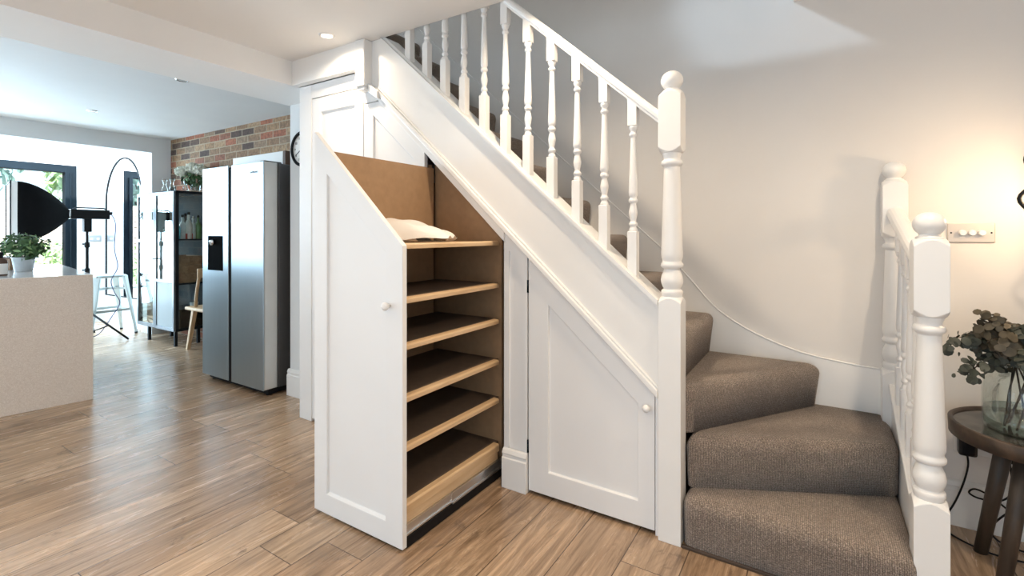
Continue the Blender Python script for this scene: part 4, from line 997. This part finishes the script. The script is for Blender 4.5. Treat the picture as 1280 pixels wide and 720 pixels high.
MB().tube([(LX, WY, LZ+0.16), (LX, LY, LZ+0.16), (LX, LY, LZ+0.10)], 0.009, 10).build('arm', M['black'], lp)
MB().lathe([(0.05, 0), (0.05, 0.012), (0.03, 0.02)], (LX, WY, LZ+0.16), 24, (0, -1, 0)).build('back_plate', M['black'], lp)
MB().lathe([(0.018, 0.05), (0.018, 0.11)], (LX, LY, LZ), 16).build('lamp_holder', M['black'], lp)
MB().ball((LX, LY, LZ+0.015), 0.028, 0.028, 0.036).build('bulb', M['bulb'], lp)

# ------------------------------------------------------------------ garden beyond the patio door
struct(MB().box(-30, -8.75, -14, 16, -0.25, -0.06), 'ground_garden', M['patio'])
def fence(name, x, ys, y1, label):
    t = thing(name, (x, (ys+y1)/2, -0.06), label, 'fence')
    m_ = MB()
    for k in range(15): m_.box(x-0.012, x+0.012, ys, y1, 0.0+k*0.125, 0.105+k*0.125)
    m_.build('slats', M['fence'], t)
    k = ys
    while k <= y1+0.01:
        MB().box(x-0.10, x-0.02, k-0.04, k+0.04, -0.06, 1.92).build('post', M['fence'], t); k += 1.85
fence('garden_fence', -13.2, -5.3, 5.8, 'silvered timber slat fence across the end of the garden')
def tree(x, y, z, r, m, lab, n=700, sz=0.16, grp='trees beyond the garden fence', name='garden_tree'):
    t = thing(name, (x, y, -0.06), lab, 'tree' if 'tree' in name else 'shrub', grp)
    leaves(n, (x, y, z), r, sz, rnd, 0.8, 0.15).build('foliage', m, t)
    MB().tube([(x, y, -0.06), (x+0.05, y, z*0.6), (x, y, z)], [0.07 if r > .9 else 0.02, 0.05 if r > .9 else 0.015, 0.02 if r > .9 else 0.01], 8).build('trunk' if 'tree' in name else 'stem', M['stem'], t)
tree(-15.2, -0.8, 2.7, 1.4, M['leafb'], 'blue green tree above the fence left of the softbox')
tree(-15.8, 2.1, 3.0, 1.45, M['leafb'], 'blue green tree above the fence behind the softbox')
tree(-15.4, 4.9, 2.6, 1.3, M['leafl'], 'lighter green tree above the fence beside the patio door stile')
tree(-11.8, 1.0, 0.55, 0.55, M['leafl'], 'fresh green shrub in front of the fence behind the potted plant', 420, 0.07, 'shrubs in front of the garden fence', 'garden_shrub')
tree(-11.6, 2.35, 0.5, 0.5, M['leafl'], 'fresh green shrub in front of the fence below the softbox head', 420, 0.07, 'shrubs in front of the garden fence', 'garden_shrub')
tree(-12.1, 3.3, 0.7, 0.6, M['leafl'], 'fresh green shrub by the fence nearest the patio door stile', 420, 0.07, 'shrubs in front of the garden fence', 'garden_shrub')

# ------------------------------------------------------------------ light
def spot(x, y, z, w, ang=160, col=(1.0, 0.80, 0.58), r=0.022):
    d = bpy.data.lights.new('downlight_beam', 'SPOT'); d.energy = w; d.spot_size = math.radians(ang); d.spot_blend = 1.0; d.color = col; d.shadow_soft_size = r
    o = bpy.data.objects.new('downlight_beam', d); C.objects.link(o); o.location = (x, y, z); return o
spot(-2.388, 1.79, CZ-0.02, 27)
spot(-0.95, 1.72, CZ-0.02, 46)
spot(0.45, 1.60, CZ-0.02, 50)
for x, w_ in ((-2.5, 46), (-0.9, 34), (0.6, 34)): spot(x, 0.1, CZ-0.02, w_)
def area(name, loc, rot, sx, sy, w, col):
    d = bpy.data.lights.new(name, 'AREA'); d.shape = 'RECTANGLE'; d.size = sx; d.size_y = sy; d.energy = w; d.color = col
    o = bpy.data.objects.new(name, d); C.objects.link(o); o.location = loc; o.rotation_euler = rot; return o
# daylight in the openings: patio door, glazing behind the camera, upstairs window
area('daylight_patio', (-8.45, 0.6, 1.2), (PI/2, 0, -PI/2), 3.2, 2.0, 240, (0.56, 0.80, 1.0))
area('added_extension_fill', (-7.85, 0.4, 2.88), (0, 0, 0), 0.7, 3.6, 220, (0.62, 0.83, 1.0))  # fill lamp added to brighten the extension, set in an assumed roof opening
for nm, x, w_ in (('daylight_rear', -0.4, 3.7), ('daylight_rear_kitchen', -5.1, 2.15)):
    o = area(nm, (x, -2.59, 1.08), (PI/2, 0, 0), w_, 2.1, 1, (1, 1, 1)); o.data.cycles.is_portal = True
up_ = spot(-2.2, -0.3, 4.05, 190, 14, (0.66, 0.83, 1.0), 0.10); up_.name = 'daylight_upstairs_beam'; up_.data.spot_blend = 0.5
up_.rotation_euler = (Vector((-0.20, WY, 2.40))-up_.location).to_track_quat('-Z', 'Y').to_euler()
su = bpy.data.lights.new('sun', 'SUN'); su.energy = 18; su.angle = 0.02; su.color = (1, 0.96, 0.9)
so2 = bpy.data.objects.new('sun', su); C.objects.link(so2)
so2.rotation_euler = Vector((-0.62, 0.25, -0.74)).to_track_quat('-Z', 'Y').to_euler()
w = bpy.data.worlds.new('sky'); bpy.context.scene.world = w; w.use_nodes = True
bg = w.node_tree.nodes['Background']; bg.inputs[0].default_value = (0.66, 0.84, 1.0, 1); bg.inputs[1].default_value = 2.1

sc = bpy.context.scene
sc.view_settings.view_transform = 'Standard'; sc.view_settings.look = 'None'
sc.view_settings.gamma = 1; sc.view_settings.use_curve_mapping = False
sc.view_settings.exposure = 0.16
sc.cycles.use_denoising = True
sc.cycles.max_bounces = 10; sc.cycles.diffuse_bounces = 5; sc.cycles.transparent_max_bounces = 16
sc.cycles.sample_clamp_indirect = 8
